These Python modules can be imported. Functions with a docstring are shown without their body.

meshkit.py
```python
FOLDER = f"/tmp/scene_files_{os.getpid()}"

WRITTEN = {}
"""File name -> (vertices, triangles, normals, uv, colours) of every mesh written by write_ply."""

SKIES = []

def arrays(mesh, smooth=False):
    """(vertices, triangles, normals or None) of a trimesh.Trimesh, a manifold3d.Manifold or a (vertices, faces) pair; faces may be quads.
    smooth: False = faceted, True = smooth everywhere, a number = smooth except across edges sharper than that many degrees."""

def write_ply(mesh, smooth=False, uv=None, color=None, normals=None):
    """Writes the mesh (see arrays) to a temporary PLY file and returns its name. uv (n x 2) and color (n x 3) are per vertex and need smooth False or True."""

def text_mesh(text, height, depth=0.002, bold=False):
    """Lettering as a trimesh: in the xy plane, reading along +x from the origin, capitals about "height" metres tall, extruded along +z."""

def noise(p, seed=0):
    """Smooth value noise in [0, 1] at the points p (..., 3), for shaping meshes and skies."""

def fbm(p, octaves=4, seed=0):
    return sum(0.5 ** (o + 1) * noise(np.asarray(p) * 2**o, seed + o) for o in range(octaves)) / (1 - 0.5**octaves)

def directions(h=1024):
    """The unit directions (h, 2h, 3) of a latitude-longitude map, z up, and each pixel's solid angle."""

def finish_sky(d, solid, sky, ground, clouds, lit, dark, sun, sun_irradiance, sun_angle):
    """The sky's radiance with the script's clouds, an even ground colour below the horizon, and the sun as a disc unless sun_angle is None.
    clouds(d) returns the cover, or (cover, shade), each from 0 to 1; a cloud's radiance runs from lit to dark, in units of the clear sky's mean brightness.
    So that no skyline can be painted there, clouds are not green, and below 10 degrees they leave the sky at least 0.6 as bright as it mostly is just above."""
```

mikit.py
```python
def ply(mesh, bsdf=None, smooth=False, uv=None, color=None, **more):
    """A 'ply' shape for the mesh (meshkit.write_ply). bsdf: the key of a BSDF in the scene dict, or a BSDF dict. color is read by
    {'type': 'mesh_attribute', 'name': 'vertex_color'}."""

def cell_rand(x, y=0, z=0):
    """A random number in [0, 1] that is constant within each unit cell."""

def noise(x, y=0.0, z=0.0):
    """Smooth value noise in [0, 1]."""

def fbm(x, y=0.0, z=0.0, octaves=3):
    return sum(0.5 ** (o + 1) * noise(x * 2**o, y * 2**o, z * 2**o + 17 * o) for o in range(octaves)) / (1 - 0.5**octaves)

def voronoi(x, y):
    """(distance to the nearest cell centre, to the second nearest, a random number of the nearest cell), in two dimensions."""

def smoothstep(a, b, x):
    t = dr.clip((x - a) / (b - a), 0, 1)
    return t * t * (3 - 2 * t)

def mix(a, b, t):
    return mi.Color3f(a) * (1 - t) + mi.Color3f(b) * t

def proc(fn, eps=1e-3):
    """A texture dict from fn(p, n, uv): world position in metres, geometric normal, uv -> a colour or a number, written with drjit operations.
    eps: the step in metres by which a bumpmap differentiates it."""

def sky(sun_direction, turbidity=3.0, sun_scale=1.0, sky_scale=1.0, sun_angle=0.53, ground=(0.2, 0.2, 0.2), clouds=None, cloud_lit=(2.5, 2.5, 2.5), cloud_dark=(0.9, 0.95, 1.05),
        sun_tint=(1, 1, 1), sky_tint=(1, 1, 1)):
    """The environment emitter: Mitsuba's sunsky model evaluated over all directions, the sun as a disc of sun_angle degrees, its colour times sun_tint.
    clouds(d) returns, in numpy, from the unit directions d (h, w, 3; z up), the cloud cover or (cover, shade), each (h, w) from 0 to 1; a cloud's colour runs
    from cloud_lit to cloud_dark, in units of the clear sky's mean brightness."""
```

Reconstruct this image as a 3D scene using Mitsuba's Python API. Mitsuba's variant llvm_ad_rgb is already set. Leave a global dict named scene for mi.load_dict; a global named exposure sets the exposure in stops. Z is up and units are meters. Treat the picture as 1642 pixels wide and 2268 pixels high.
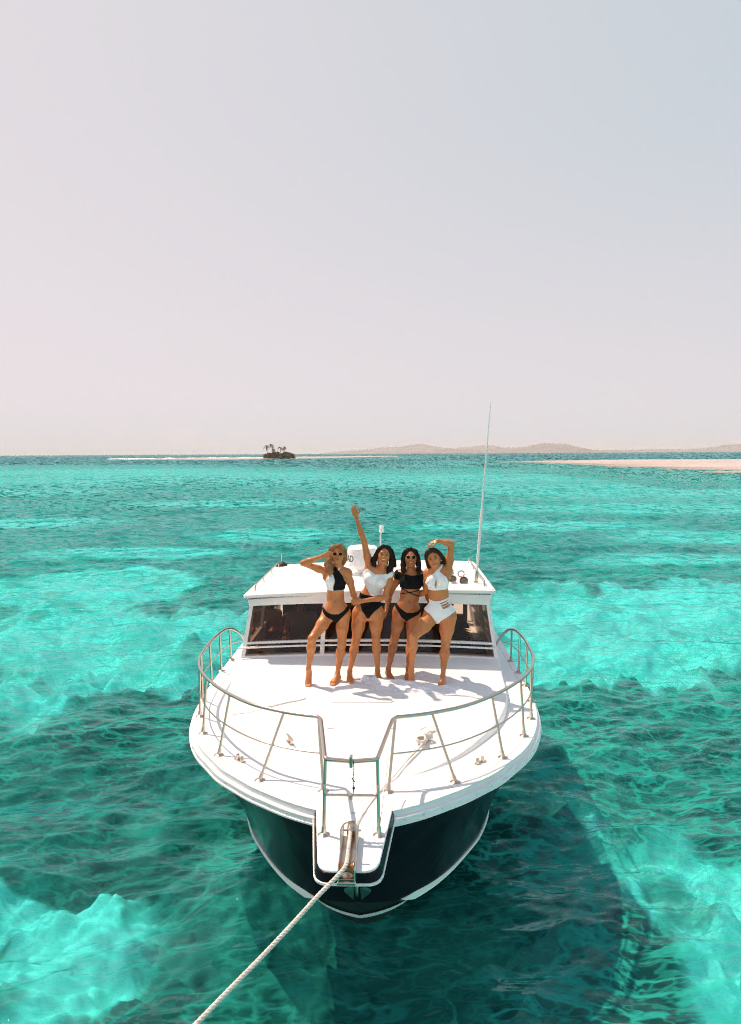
import math, numpy as np, trimesh, manifold3d, shapely, mitsuba as mi, drjit as dr, mikit, meshkit
from scipy import ndimage
from scipy.interpolate import PchipInterpolator
from scipy.spatial.transform import Rotation

T = mi.ScalarTransform4f
scene, labels = {}, {}

# ------------------------------------------------------------------ camera, sky, exposure
CAM_H = 4.4
PITCH, ROLL = math.atan(130 / 1500.0), 0.0055
FWD = np.array([0, math.cos(PITCH), -math.sin(PITCH)])
UP0 = np.array([0, math.sin(PITCH), math.cos(PITCH)])
RIGHT = math.cos(ROLL) * np.array([1.0, 0, 0]) - math.sin(ROLL) * UP0
UPV = math.cos(ROLL) * UP0 + math.sin(ROLL) * np.array([1.0, 0, 0])
EYE = np.array([0, 0, CAM_H])
scene['camera'] = {'type': 'perspective', 'fov': 2 * math.degrees(math.atan(821 / 1500.0)), 'fov_axis': 'x',
                   'near_clip': 0.1, 'far_clip': 200000.0,
                   'to_world': T().look_at(EYE.tolist(), (EYE + FWD).tolist(), UPV.tolist()),
                   'medium': {'type': 'ref', 'id': 'haze_air'}}
SUN = (-0.45, 0.40, 1.0)


def veil(d):
    """thin high haze over the whole sky, warmer and brighter on the sun's side, thinner overhead; faint cumulus low on the left"""
    z = d[..., 2]
    az = np.arctan2(d[..., 0], d[..., 1])
    s = lambda a, b, x: (lambda t: t * t * (3 - 2 * t))(np.clip((x - a) / (b - a), 0, 1))
    n = meshkit.fbm(d * np.array([3, 3, 6.0]), 3, 4)
    cover = 0.94 - 0.62 * s(0.50, 0.92, z) + 0.05 * (n - 0.5)
    side = s(-0.9, 1.1, az) * (0.30 + 0.60 * s(0.0, 0.45, z)) + 0.16 * s(0.08, 0.5, z) + 0.14 * (1 - s(0.0, 0.09, z))
    puff = s(0.45, 0.65, meshkit.fbm(np.stack([az * 22, z * 70, z * 0], -1), 4, 9)) * s(0.0, 0.012, z) * (1 - s(0.03, 0.055, z)) * s(-0.40, -0.27, az) * (1 - s(-0.18, -0.10, az))
    return np.clip(cover + 0.04 * puff, 0, 1), np.clip(0.02 + 0.95 * side - 0.55 * puff + 0.06 * (n - 0.5), 0, 1)


scene['sky'] = mikit.sky(SUN, turbidity=4, sun_scale=1.0, sky_scale=1.0, sun_tint=(1.0, 0.95, 0.90), ground=(0.05, 0.25, 0.25), clouds=veil,
                         cloud_lit=(2.13, 1.88, 1.92), cloud_dark=(1.40, 1.60, 1.72))
exposure = 1.86
scene['haze_air'] = {'type': 'homogeneous', 'albedo': {'type': 'rgb', 'value': [0.99, 0.86, 0.87]}, 'sigma_t': 8e-5}


# ------------------------------------------------------------------ helpers
def ray(px, py):
    return FWD + RIGHT * (px - 821) / 1500.0 + UPV * (1134 - py) / 1500.0


def atz(px, py, z):
    d = ray(px, py)
    return EYE + d * (z - CAM_H) / d[2]


def atD(px, py, D):
    d = ray(px, py)
    return EYE + d * D / d[1]


def numbered(key):
    if key not in scene and key not in THINGS:
        return key
    i = 1
    while f'{key}_{i:03d}' in scene or f'{key}_{i:03d}' in THINGS:
        i += 1
    return f'{key}_{i:03d}'


THINGS = set()


def thing(name, label, cat, group=None):
    key = numbered(name)
    THINGS.add(key)
    labels[key] = {'label': label, 'category': cat}
    if group:
        labels[key]['group'] = group
    return key


def obj(name, mesh, bsdf, parent=None, smooth=False, label=None, cat=None, group=None, kind=None, **more):
    key = numbered((parent + '__' if parent else '') + name)
    scene[key] = mikit.ply(mesh, bsdf, smooth=smooth, **more)
    e = {k: v for k, v in (('label', label), ('category', cat), ('group', group), ('kind', kind)) if v}
    if e:
        labels[key] = e
    return key


def cat_mesh(ms):
    return trimesh.util.concatenate([m if isinstance(m, trimesh.Trimesh) else trimesh.Trimesh(*m, process=False) for m in ms])


def tube(points, r, sides=8, closed=False, cap=True):
    p = np.asarray(points, float)
    n = len(p)
    r = np.broadcast_to(np.asarray(r, float), (n,))
    if closed:
        t = np.roll(p, -1, 0) - np.roll(p, 1, 0)
    else:
        t = np.gradient(p, axis=0)
    t /= np.linalg.norm(t, axis=1, keepdims=True) + 1e-12
    a = np.cross(t[0], [0, 0, 1.0])
    if np.linalg.norm(a) < 0.1:
        a = np.cross(t[0], [1.0, 0, 0])
    A = []
    for k in range(n):
        a = a - t[k] * (a @ t[k])
        a /= np.linalg.norm(a) + 1e-12
        A.append(a)
    A = np.array(A)
    B = np.cross(t, A)
    ang = np.arange(sides) * 2 * np.pi / sides
    v = p[:, None] + r[:, None, None] * (np.cos(ang)[None, :, None] * A[:, None] + np.sin(ang)[None, :, None] * B[:, None])
    f = []
    for i in range(n if closed else n - 1):
        i2 = (i + 1) % n
        for j in range(sides):
            j2 = (j + 1) % sides
            f += [[i * sides + j, i * sides + j2, i2 * sides + j2], [i * sides + j, i2 * sides + j2, i2 * sides + j]]
    v = v.reshape(-1, 3)
    if cap and not closed:
        c0, c1 = len(v), len(v) + 1
        v = np.vstack([v, p[0], p[-1]])
        for j in range(sides):
            j2 = (j + 1) % sides
            f += [[c0, j2, j], [c1, (n - 1) * sides + j, (n - 1) * sides + j2]]
    return trimesh.Trimesh(v, f, process=False)


def curve(points, n=40):
    """smooth curve through points (cubic by chord length)"""
    p = np.asarray(points, float)
    s = np.r_[0, np.cumsum(np.linalg.norm(np.diff(p, axis=0), axis=1))]
    return PchipInterpolator(s, p)(np.linspace(0, s[-1], n))


def round_corners(points, r, n=6):
    p = np.asarray(points, float)
    out = [p[0]]
    for i in range(1, len(p) - 1):
        a, b, c = p[i - 1], p[i], p[i + 1]
        la, lc = np.linalg.norm(a - b), np.linalg.norm(c - b)
        ra = min(r, la * 0.49, lc * 0.49)
        s, e = b + (a - b) / la * ra, b + (c - b) / lc * ra
        for t in np.linspace(0, 1, n):
            out.append((1 - t) ** 2 * s + 2 * t * (1 - t) * b + t * t * e)
    out.append(p[-1])
    return np.array(out)


def grid_mesh(P, flip=False):
    """P: (n, m, 3) grid of points -> quads"""
    n, m = P.shape[:2]
    i, j = np.meshgrid(np.arange(n - 1), np.arange(m - 1), indexing='ij')
    q = np.stack([i * m + j, i * m + j + 1, (i + 1) * m + j + 1, (i + 1) * m + j], -1).reshape(-1, 4)
    if flip:
        q = q[:, ::-1]
    return trimesh.Trimesh(P.reshape(-1, 3), np.vstack([q[:, [0, 1, 2]], q[:, [0, 2, 3]]]), process=False)


def rbox(lo, hi, r=0.01, seg=8):
    """box with rounded edges"""
    lo, hi = np.asarray(lo, float), np.asarray(hi, float)
    r = min(r, 0.49 * (hi - lo).min())
    s = manifold3d.Manifold.sphere(r, seg)
    ps = [s.translate([x, y, z]) for x in (lo[0] + r, hi[0] - r) for y in (lo[1] + r, hi[1] - r) for z in (lo[2] + r, hi[2] - r)]
    m = manifold3d.Manifold.batch_hull(ps).to_mesh()
    return trimesh.Trimesh(m.vert_properties[:, :3], m.tri_verts, process=False)


def moved(mesh, M=None, t=(0, 0, 0)):
    m = mesh.copy()
    if M is not None:
        m.vertices = m.vertices @ np.asarray(M).T
    m.vertices = m.vertices + np.asarray(t)
    return m


def frame_to(axis, hint=(0, 0, 1)):
    """rotation whose z column is the axis"""
    z = np.asarray(axis, float) / np.linalg.norm(axis)
    x = np.cross(hint, z)
    if np.linalg.norm(x) < 1e-3:
        x = np.cross([1, 0, 0], z)
    x /= np.linalg.norm(x)
    return np.stack([x, np.cross(z, x), z], 1)


def lathe(profile, sides=24):
    """profile: (r, z) pairs"""
    return trimesh.creation.revolve(np.asarray(profile, float), sections=sides)


def rgb(*c):
    return {'type': 'rgb', 'value': list(c)}


def mat(name, base, rough=0.5, **more):
    d = {'type': 'principled', 'base_color': base if isinstance(base, dict) else rgb(*base), 'roughness': rough, **more}
    scene[name] = {'type': 'twosided', 'bsdf': d}
    return name


def bumped(name, base, rough, fn, eps=2e-3, **more):
    d = {'type': 'principled', 'base_color': base if isinstance(base, dict) else rgb(*base), 'roughness': rough, **more}
    scene[name] = {'type': 'twosided', 'bsdf': {'type': 'bumpmap', 'height': mikit.proc(fn, eps=eps), 'scale': 1.0, 'bsdf': d}}
    return name


def smin(a, b, k):
    h = np.maximum(k - np.abs(a - b), 0) / k
    return np.minimum(a, b) - h * h * k * 0.25

# ------------------------------------------------------------------ water, seabed, sandbanks, hills
SEABED_Z = -2.2
rng = np.random.default_rng(11)


def wave_field(x, y, spacing):
    """height and slopes of a short chop running along the view, and the sideways shift that sharpens its crests"""
    r = np.random.default_rng(5)
    n = 110
    lam = np.exp(r.uniform(np.log(0.11), np.log(4.2), n))
    ang = np.radians(90 + 14) + r.normal(0, 0.55, n)
    ph = r.uniform(0, 2 * np.pi, n)
    slope = 0.040 * np.where(lam > 1.8, 0.60, 1.0) * np.where(lam < 0.22, 0.8, 1.0)
    gust = 0.65 + 0.8 * meshkit.fbm(np.stack([x / 7.0, y / 9.0, x * 0], -1), 3, 3)
    h, gx, gy, sx, sy = (np.zeros_like(x) for _ in range(5))
    for k in range(n):
        w = 2 * np.pi / lam[k]
        cx, cy = np.cos(ang[k]), np.sin(ang[k])
        t = w * (cx * x + cy * y) + ph[k]
        keep = np.clip(lam[k] / (2.2 * spacing), 0.0, 1)
        g = slope[k] * gust
        a = g / w
        s, c = np.sin(t), np.cos(t)
        h += a * c * keep
        gx += -g * s * cx * np.maximum(keep, 0.55)
        gy += -g * s * cy * np.maximum(keep, 0.55)
        sx += -a * s * cx * keep
        sy += -a * s * cy * keep
    return h, gx, gy, sx, sy


def water_mesh():
    dense = np.arange(-0.70, 0.7001, 0.0021)
    wide = np.arange(0.76, math.pi, 0.05)
    th = np.r_[-wide[::-1], dense, wide]
    th = np.r_[th, th[0] + 2 * np.pi]
    rs, r = [1.2], 1.2
    while r < 70000:
        r *= 1 + np.interp(math.log(r), [math.log(2), math.log(4.5), math.log(18), math.log(90), math.log(2000), math.log(20000)], [0.03, 0.0043, 0.0046, 0.011, 0.03, 0.25])
        rs.append(r)
    rs = np.array(rs)
    R, TH = np.meshgrid(rs, th, indexing='ij')
    x, y = R * np.sin(TH), R * np.cos(TH)
    dr_ = np.gradient(rs)[:, None] * np.ones_like(TH)
    sp = np.maximum(dr_, R * np.abs(np.gradient(th))[None, :])
    h, gx, gy, sx, sy = wave_field(x, y, sp)
    fade = np.clip((rs[-1] * 0.6 - R) / 3000, 0, 1)
    far = np.interp(R, [150, 1200, 6000], [1, 0.8, 0.55])
    P = np.stack([x + 0.9 * sx * fade, y + 0.9 * sy * fade, h * fade], -1)
    nrm = np.stack([-gx * far, -gy * far, np.ones_like(gx)], -1)
    nrm /= np.linalg.norm(nrm, axis=-1, keepdims=True)
    m = grid_mesh(P, flip=True)
    return m, nrm.reshape(-1, 3)


def film(p, n, uv):
    """how clear the surface is: pale streaks painted in for the light that ripples bend and reflect"""
    q = mikit.fbm(p.x * 1.1, p.y * 1.1, 2.0, 3) - 0.5
    x, y = p.x * 2.6 + q * 1.6, p.y * 6.0 + q * 2.2
    r = 1 - dr.abs(2 * mikit.fbm(x, y, 0.0, 4) - 1)
    r2 = 1 - dr.abs(2 * mikit.fbm(x * 2.7 + 9, y * 2.7, 5.0, 3) - 1)
    gust = mikit.smoothstep(0.35, 0.65, mikit.fbm(p.x * 0.35, p.y * 0.5, 8.0, 3))
    w = mikit.smoothstep(0.80, 1.0, r) * (0.20 + 0.35 * gust) + mikit.smoothstep(0.78, 1.0, r2) * (0.10 + 0.22 * gust)
    return dr.clip(0.93 - w, 0.35, 0.95)


scene['water_bsdf'] = {'type': 'blendbsdf', 'weight': mikit.proc(film),
                       'a': {'type': 'twosided', 'bsdf': {'type': 'diffuse', 'reflectance': rgb(0.03, 0.42, 0.36)}},
                       'b': {'type': 'thindielectric', 'int_ior': 1.36, 'specular_transmittance': rgb(0.31, 0.96, 0.99), 'specular_reflectance': rgb(0.48, 0.80, 0.82)}}
wm, wn = water_mesh()
path = meshkit.write_ply(wm, False, normals=wn)
scene['water'] = {'type': 'ply', 'filename': path, 'face_normals': False, 'bsdf': {'type': 'ref', 'id': 'water_bsdf'}}
labels['water'] = {'kind': 'structure', 'label': 'choppy clear turquoise sea'}


def blob(px, py, rx, ry, tilt=0.0):
    """a patch of clear sand on the seabed: centre and half sizes on the ground, from where it lies"""
    c = atz(px, py, SEABED_Z)
    D = c[1]
    near, far = atz(px, py + ry, SEABED_Z)[1], atz(px, max(py - ry, 1009), SEABED_Z)[1]
    return (float(c[0]), float(0.5 * (near + far)), float(rx * D / 1500), float(0.5 * (far - near)), math.tan(tilt))


SAND = [blob(150, 1310, 330, 48), blob(150, 1470, 420, 110), blob(400, 1515, 160, 62), blob(60, 1400, 190, 50),
        blob(1440, 1400, 400, 100), blob(1250, 1465, 180, 50), blob(1620, 1330, 200, 40),
        blob(70, 2190, 270, 170), blob(-60, 2020, 190, 36)]
BANDS = [blob(300, 1062, 480, 16), blob(60, 1046, 460, 6), blob(-40, 1092, 300, 9), blob(800, 1068, 320, 12), blob(1500, 1088, 520, 20), blob(1160, 1058, 400, 9), blob(1500, 1126, 420, 13), blob(60, 1160, 190, 13),
         blob(620, 1185, 170, 14), blob(1250, 1030, 340, 4.5), blob(520, 1115, 260, 8), blob(1180, 1165, 260, 12), blob(1560, 1190, 220, 16), blob(300, 1225, 260, 12), blob(1480, 1240, 200, 14)]
RIGHT_SAND = (3.0, 8.2, 4.4, 5.6, 0.0)


def cover_of(p, blobs, soft):
    x, y = p.x, p.y
    w1 = mikit.fbm(x * 0.75, y * 0.5, 3.0, 5) - 0.5
    w2 = mikit.fbm(x * 0.75, y * 0.5, 9.0, 5) - 0.5
    best = mi.Float(0)
    for cx, cy, rx, ry, sl in blobs:
        u = (x - cx) / rx + w1 * 0.85
        v = (y - cy - sl * (x - cx)) / ry + w2 * 0.85
        best = dr.maximum(best, 1 - mikit.smoothstep(1 - soft, 1 + soft, dr.sqrt(u * u + v * v)))
    return best


def sand_past_shadow(p):
    """the clear sand off the boat's right side: below a line that runs away to the right, stopped at the edge of the boat's shadow"""
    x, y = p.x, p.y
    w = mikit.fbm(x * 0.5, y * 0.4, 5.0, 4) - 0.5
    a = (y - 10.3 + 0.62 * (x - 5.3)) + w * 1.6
    b = (x - 3.45 - 0.10 * (y - 8.0)) + w * 1.7  # bed left of this edge is coloured dark to deepen the boat's shadow
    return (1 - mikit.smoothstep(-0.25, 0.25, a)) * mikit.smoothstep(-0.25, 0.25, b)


def seabed_colour(p, n, uv):
    sand = dr.maximum(dr.maximum(cover_of(p, SAND, 0.12), cover_of(p, BANDS, 0.35)), sand_past_shadow(p))
    t = mikit.fbm(p.x * 1.3, p.y * 1.3, 1.0, 4)
    mottle = mikit.smoothstep(0.56, 0.70, mikit.fbm(p.x * 0.9, p.y * 0.9, 7.0, 4))  # dark mottling painted in for light broken up by the waves
    s = mikit.mix(mi.Color3f(0.88, 0.86, 0.81), mi.Color3f(0.78, 0.77, 0.72), t) 
    s = mikit.mix(s, mi.Color3f(0.30, 0.32, 0.25), mottle * 0.7)
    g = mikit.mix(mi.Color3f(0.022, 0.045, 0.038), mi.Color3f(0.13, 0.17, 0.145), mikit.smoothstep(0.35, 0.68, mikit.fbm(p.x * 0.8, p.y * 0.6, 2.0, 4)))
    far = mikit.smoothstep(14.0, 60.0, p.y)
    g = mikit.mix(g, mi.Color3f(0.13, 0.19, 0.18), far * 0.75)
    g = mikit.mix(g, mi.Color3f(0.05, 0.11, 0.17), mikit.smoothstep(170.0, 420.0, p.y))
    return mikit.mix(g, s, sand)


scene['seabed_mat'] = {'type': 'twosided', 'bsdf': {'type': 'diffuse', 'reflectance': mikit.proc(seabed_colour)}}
th_ = np.r_[np.arange(-0.70, 0.7001, 0.0032), np.arange(0.75, 2 * np.pi - 0.72, 0.05)]
th_ = np.r_[th_, th_[0] + 2 * np.pi]
rs_ = np.r_[0, np.exp(np.arange(np.log(3.0), np.log(45.0), 0.0062)), np.exp(np.linspace(np.log(46.0), np.log(71000.0), 90))]
RR, TT = np.meshgrid(rs_, th_, indexing='ij')
sx_, sy_ = RR * np.sin(TT), RR * np.cos(TT)
zz0 = sx_ * 0
lump = (meshkit.fbm(np.stack([sx_ * 0.7, sy_ * 0.7, zz0], -1), 4, 31) - 0.5) * 2.4
wob = meshkit.fbm(np.stack([sx_ * 0.9, sy_ * 0.9, zz0 + 3], -1), 3, 41) - 0.5
rip = (1 - np.abs(2 * meshkit.fbm(np.stack([sx_ * 1.5 + wob * 3, sy_ * 2.2 + wob * 4, zz0 + 5], -1), 3, 51) - 1)) ** 2 * 0.15
rip += (1 - np.abs(2 * meshkit.fbm(np.stack([sx_ * 4.2 + wob * 5, sy_ * 6.0 - wob * 4, zz0 + 8], -1), 2, 61) - 1)) ** 2 * 0.05
sb = np.stack([sx_, sy_, SEABED_Z + (lump + rip - 0.1) * np.clip(1.6 - RR / 30, 0, 1)], -1)
obj('seabed', grid_mesh(sb, flip=True), 'seabed_mat', smooth=True, kind='structure', label='sandy seabed with dark seagrass and painted shade under the water')


def sand_tone(p, n, uv):
    t = mikit.fbm(p.x * 0.06, p.y * 0.05, 0.0, 4)
    wet = mikit.smoothstep(0.02, 0.16, p.z)
    return mikit.mix(mi.Color3f(0.22, 0.20, 0.18), mikit.mix(mi.Color3f(0.40, 0.34, 0.335), mi.Color3f(0.29, 0.25, 0.24), t), wet)


mat('sand_mat', mikit.proc(sand_tone), 0.9)


def bank(name, label, poly, top, cell, seed, grain=(30, 60)):
    """low sand rising out of the water inside a ground outline; irregular shore from noise"""
    pg = shapely.Polygon(poly)
    x0, y0, x1, y1 = pg.buffer(8).bounds
    nx, ny = max(8, int((x1 - x0) / cell)), max(8, int((y1 - y0) / cell))
    X, Y = np.meshgrid(np.linspace(x0, x1, nx), np.linspace(y0, y1, ny), indexing='ij')
    pts = shapely.points(X, Y)
    d = np.where(shapely.contains(pg, pts), 1, -1) * shapely.distance(pg.exterior, pts)
    n = meshkit.fbm(np.stack([X / grain[0], Y / grain[1], X * 0], -1), 4, seed)
    z = top * np.clip(d / 22 + 2.6 * (n - 0.5), -1, 1) + 0.02
    z = np.where(d < -6, -0.8, z)
    return obj(name, grid_mesh(np.stack([X, Y, z], -1), flip=True), 'sand_mat', smooth=True, kind='structure', label=label)


def ground_poly(pts):
    return [tuple(atz(x, y, 0.0)[:2]) for x, y in pts]


bank('sandbank', 'pale sandbank lying low on the right near the horizon',
     ground_poly([(1100, 1022.5), (1250, 1019.5), (1450, 1018), (1760, 1016), (1900, 1050), (1660, 1047), (1480, 1039), (1330, 1029.5), (1200, 1025)]), 0.16, 2.0, 21, (55, 9))
bank('sandbank', 'thin sand spit below the horizon carrying the palm islet',
     ground_poly([(250, 1017.2), (420, 1014.6), (800, 1010.5), (900, 1010.0), (820, 1012.5), (700, 1015.3), (450, 1018.2)]), 0.55, 5.0, 33)

# white water breaking on the reef at the spit's left end
mat('foam_mat', (0.85, 0.85, 0.85), 0.9)
fr = np.random.default_rng(4)
fm = []
for k in range(46):
    px = 245 + 340 * fr.random() ** 1.4
    c = atz(px, 1017.6 - 0.0095 * (px - 250) + fr.normal(0, 0.35), 0.0)
    L, W, Hh = fr.uniform(3, 9), fr.uniform(1.0, 2.5), fr.uniform(0.4, 1.1)
    s = trimesh.creation.icosphere(2)
    v = s.vertices * [L, W, Hh]
    v = v + (meshkit.fbm(v * 0.9 + k * 7, 3, k)[:, None] - 0.5) * [2.0, 1.0, 0.9]
    fm.append((v + c, s.faces))
obj('surf', cat_mesh(fm), 'foam_mat', smooth=True, kind='stuff', label='line of white surf breaking on the reef left of the palm islet', cat='surf')


def ridge(name, label, prof, D, depth, seed, tone):
    """a range of hills: its skyline at distance D, with real depth behind and in front"""
    xs = np.array([p[0] for p in prof], float)
    u = np.linspace(xs[0], xs[-1], 240)
    top = PchipInterpolator(xs, [p[1] for p in prof])(u)
    rows = []
    for t in np.linspace(-1, 1, 15):
        y = D + depth * t
        k = (1 - abs(t)) ** 0.8
        x = (u - 821) / 1500 * D * (1 + 0.0 * t)
        n = meshkit.fbm(np.stack([u / 14, np.full_like(u, t * 2.2), u * 0], -1), 4, seed)
        z = top / 1500 * D * k * (1 + (0.55 * (n - 0.5) if abs(t) > 0.05 else 0.10 * (n - 0.5))) - 2
        rows.append(np.stack([x, np.full_like(x, y) + (n - 0.5) * depth * 0.3, z], -1))
    return obj(name, grid_mesh(np.array(rows), flip=True), tone, smooth=True, kind='structure', label=label)


def hill_tone(p, n, uv):
    t = mikit.fbm(p.x * 0.006, p.y * 0.004, p.z * 0.02, 4)
    return mikit.mix(mi.Color3f(0.10, 0.085, 0.08), mi.Color3f(0.22, 0.18, 0.165), t)


mat('hill_mat', mikit.proc(hill_tone), 1.0)
ridge('hills', 'faint far range of hills on the horizon left of the whip antenna',
      [(700, 0), (760, 6), (820, 10), (850, 14), (885, 15), (930, 21), (960, 16), (1000, 11), (1060, 16), (1085, 17), (1120, 10), (1200, 4), (1260, 0)], 11500, 1500, 5, 'hill_mat')
ridge('hills', 'low brown hills along the horizon right of the whip antenna',
      [(860, 0), (895, 4), (920, 7), (985, 9), (1060, 9), (1110, 12), (1145, 12), (1171, 16), (1201, 21), (1230, 20), (1251, 19), (1275, 11), (1301, 7), (1371, 5.5), (1471, 7), (1521, 6), (1571, 8), (1601, 13), (1642, 17), (1740, 20), (1900, 8), (2000, 0)], 8500, 1200, 8, 'hill_mat')

# ------------------------------------------------------------------ the motor boat (u to the right, v aft from the camera, z up)
BU, BV, BO = np.array([0.9995, -0.0317, 0]), np.array([0.0317, 0.9995, 0]), np.array([-0.30, 0, 0])


def W(p):
    p = np.asarray(p, float)
    return BO + p[..., :1] * BU + p[..., 1:2] * BV + p[..., 2:] * np.array([0, 0, 1.0])


def wmesh(m):
    m = m.copy()
    m.vertices = W(m.vertices)
    return m


def local(P):
    q = np.asarray(P, float) - BO
    return np.array([q @ BU, q @ BV, q[2]])


def gel_relief(p, n, uv):
    return 0.00035 * mikit.noise(p.x * 160, p.y * 160, p.z * 160) + 0.002 * mikit.fbm(p.x * 1.2, p.y * 1.2, p.z, 2)


def gel_tone(p, n, uv):
    t = mikit.fbm(p.x * 2.1, p.y * 2.1, p.z * 2.1, 4)
    st = mikit.smoothstep(0.62, 0.80, mikit.fbm(p.x * 9, p.y * 3.0, p.z * 5 + 4, 3)) * 0.25
    return mikit.mix(mikit.mix(mi.Color3f(0.80, 0.80, 0.80), mi.Color3f(0.74, 0.74, 0.745), t), mi.Color3f(0.62, 0.58, 0.52), st * t)


mat('gelcoat', mikit.proc(gel_tone), 0.28, clearcoat=0.3)
bumped('deck_gelcoat', mikit.proc(gel_tone), 0.55, gel_relief)
mat('trim_white', (0.78, 0.77, 0.76), 0.35)


def navy_tone(p, n, uv):
    t = mikit.fbm(p.x * 3, p.y * 3, p.z * 1.5, 4)
    s = mikit.smoothstep(0.60, 0.85, mikit.noise(p.x * 1.5, p.y * 30, p.z * 1.2))
    return mikit.mix(mi.Color3f(0.006, 0.008, 0.014), mi.Color3f(0.020, 0.022, 0.026), 0.6 * t + 0.4 * s)


mat('navy_hull', mikit.proc(navy_tone), 0.15, specular=0.07)
mat('antifouling', (0.012, 0.018, 0.018), 0.6)
mat('steel', (0.62, 0.53, 0.46), 0.22, metallic=1.0)
mat('bronze', (0.50, 0.27, 0.14), 0.30, metallic=1.0)
mat('dark_rubber', (0.02, 0.02, 0.02), 0.6)
mat('seam', (0.42, 0.38, 0.35), 0.8)
mat('seam_light', (0.50, 0.46, 0.43), 0.8)
mat('horn_grille', (0.16, 0.15, 0.14), 0.5, metallic=0.6)
mat('cabin_dark', (0.030, 0.020, 0.015), 0.7)


def veneer(p, n, uv):
    g = mikit.fbm(p.x * 3, p.y * 3, p.z * 26, 3)
    return mikit.mix(mi.Color3f(0.06, 0.026, 0.012), mi.Color3f(0.15, 0.065, 0.03), g)


mat('cabin_wood', mikit.proc(veneer), 0.45)
mat('cushion', (0.20, 0.12, 0.08), 0.9)
scene['tinted_glass'] = {'type': 'thindielectric', 'int_ior': 1.5, 'specular_transmittance': rgb(0.52, 0.43, 0.36), 'specular_reflectance': rgb(0.35, 0.35, 0.35)}

boat = thing('motor_boat', 'white cabin motor boat with a dark navy hull moored by a rope from its bow', 'boat')

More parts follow.
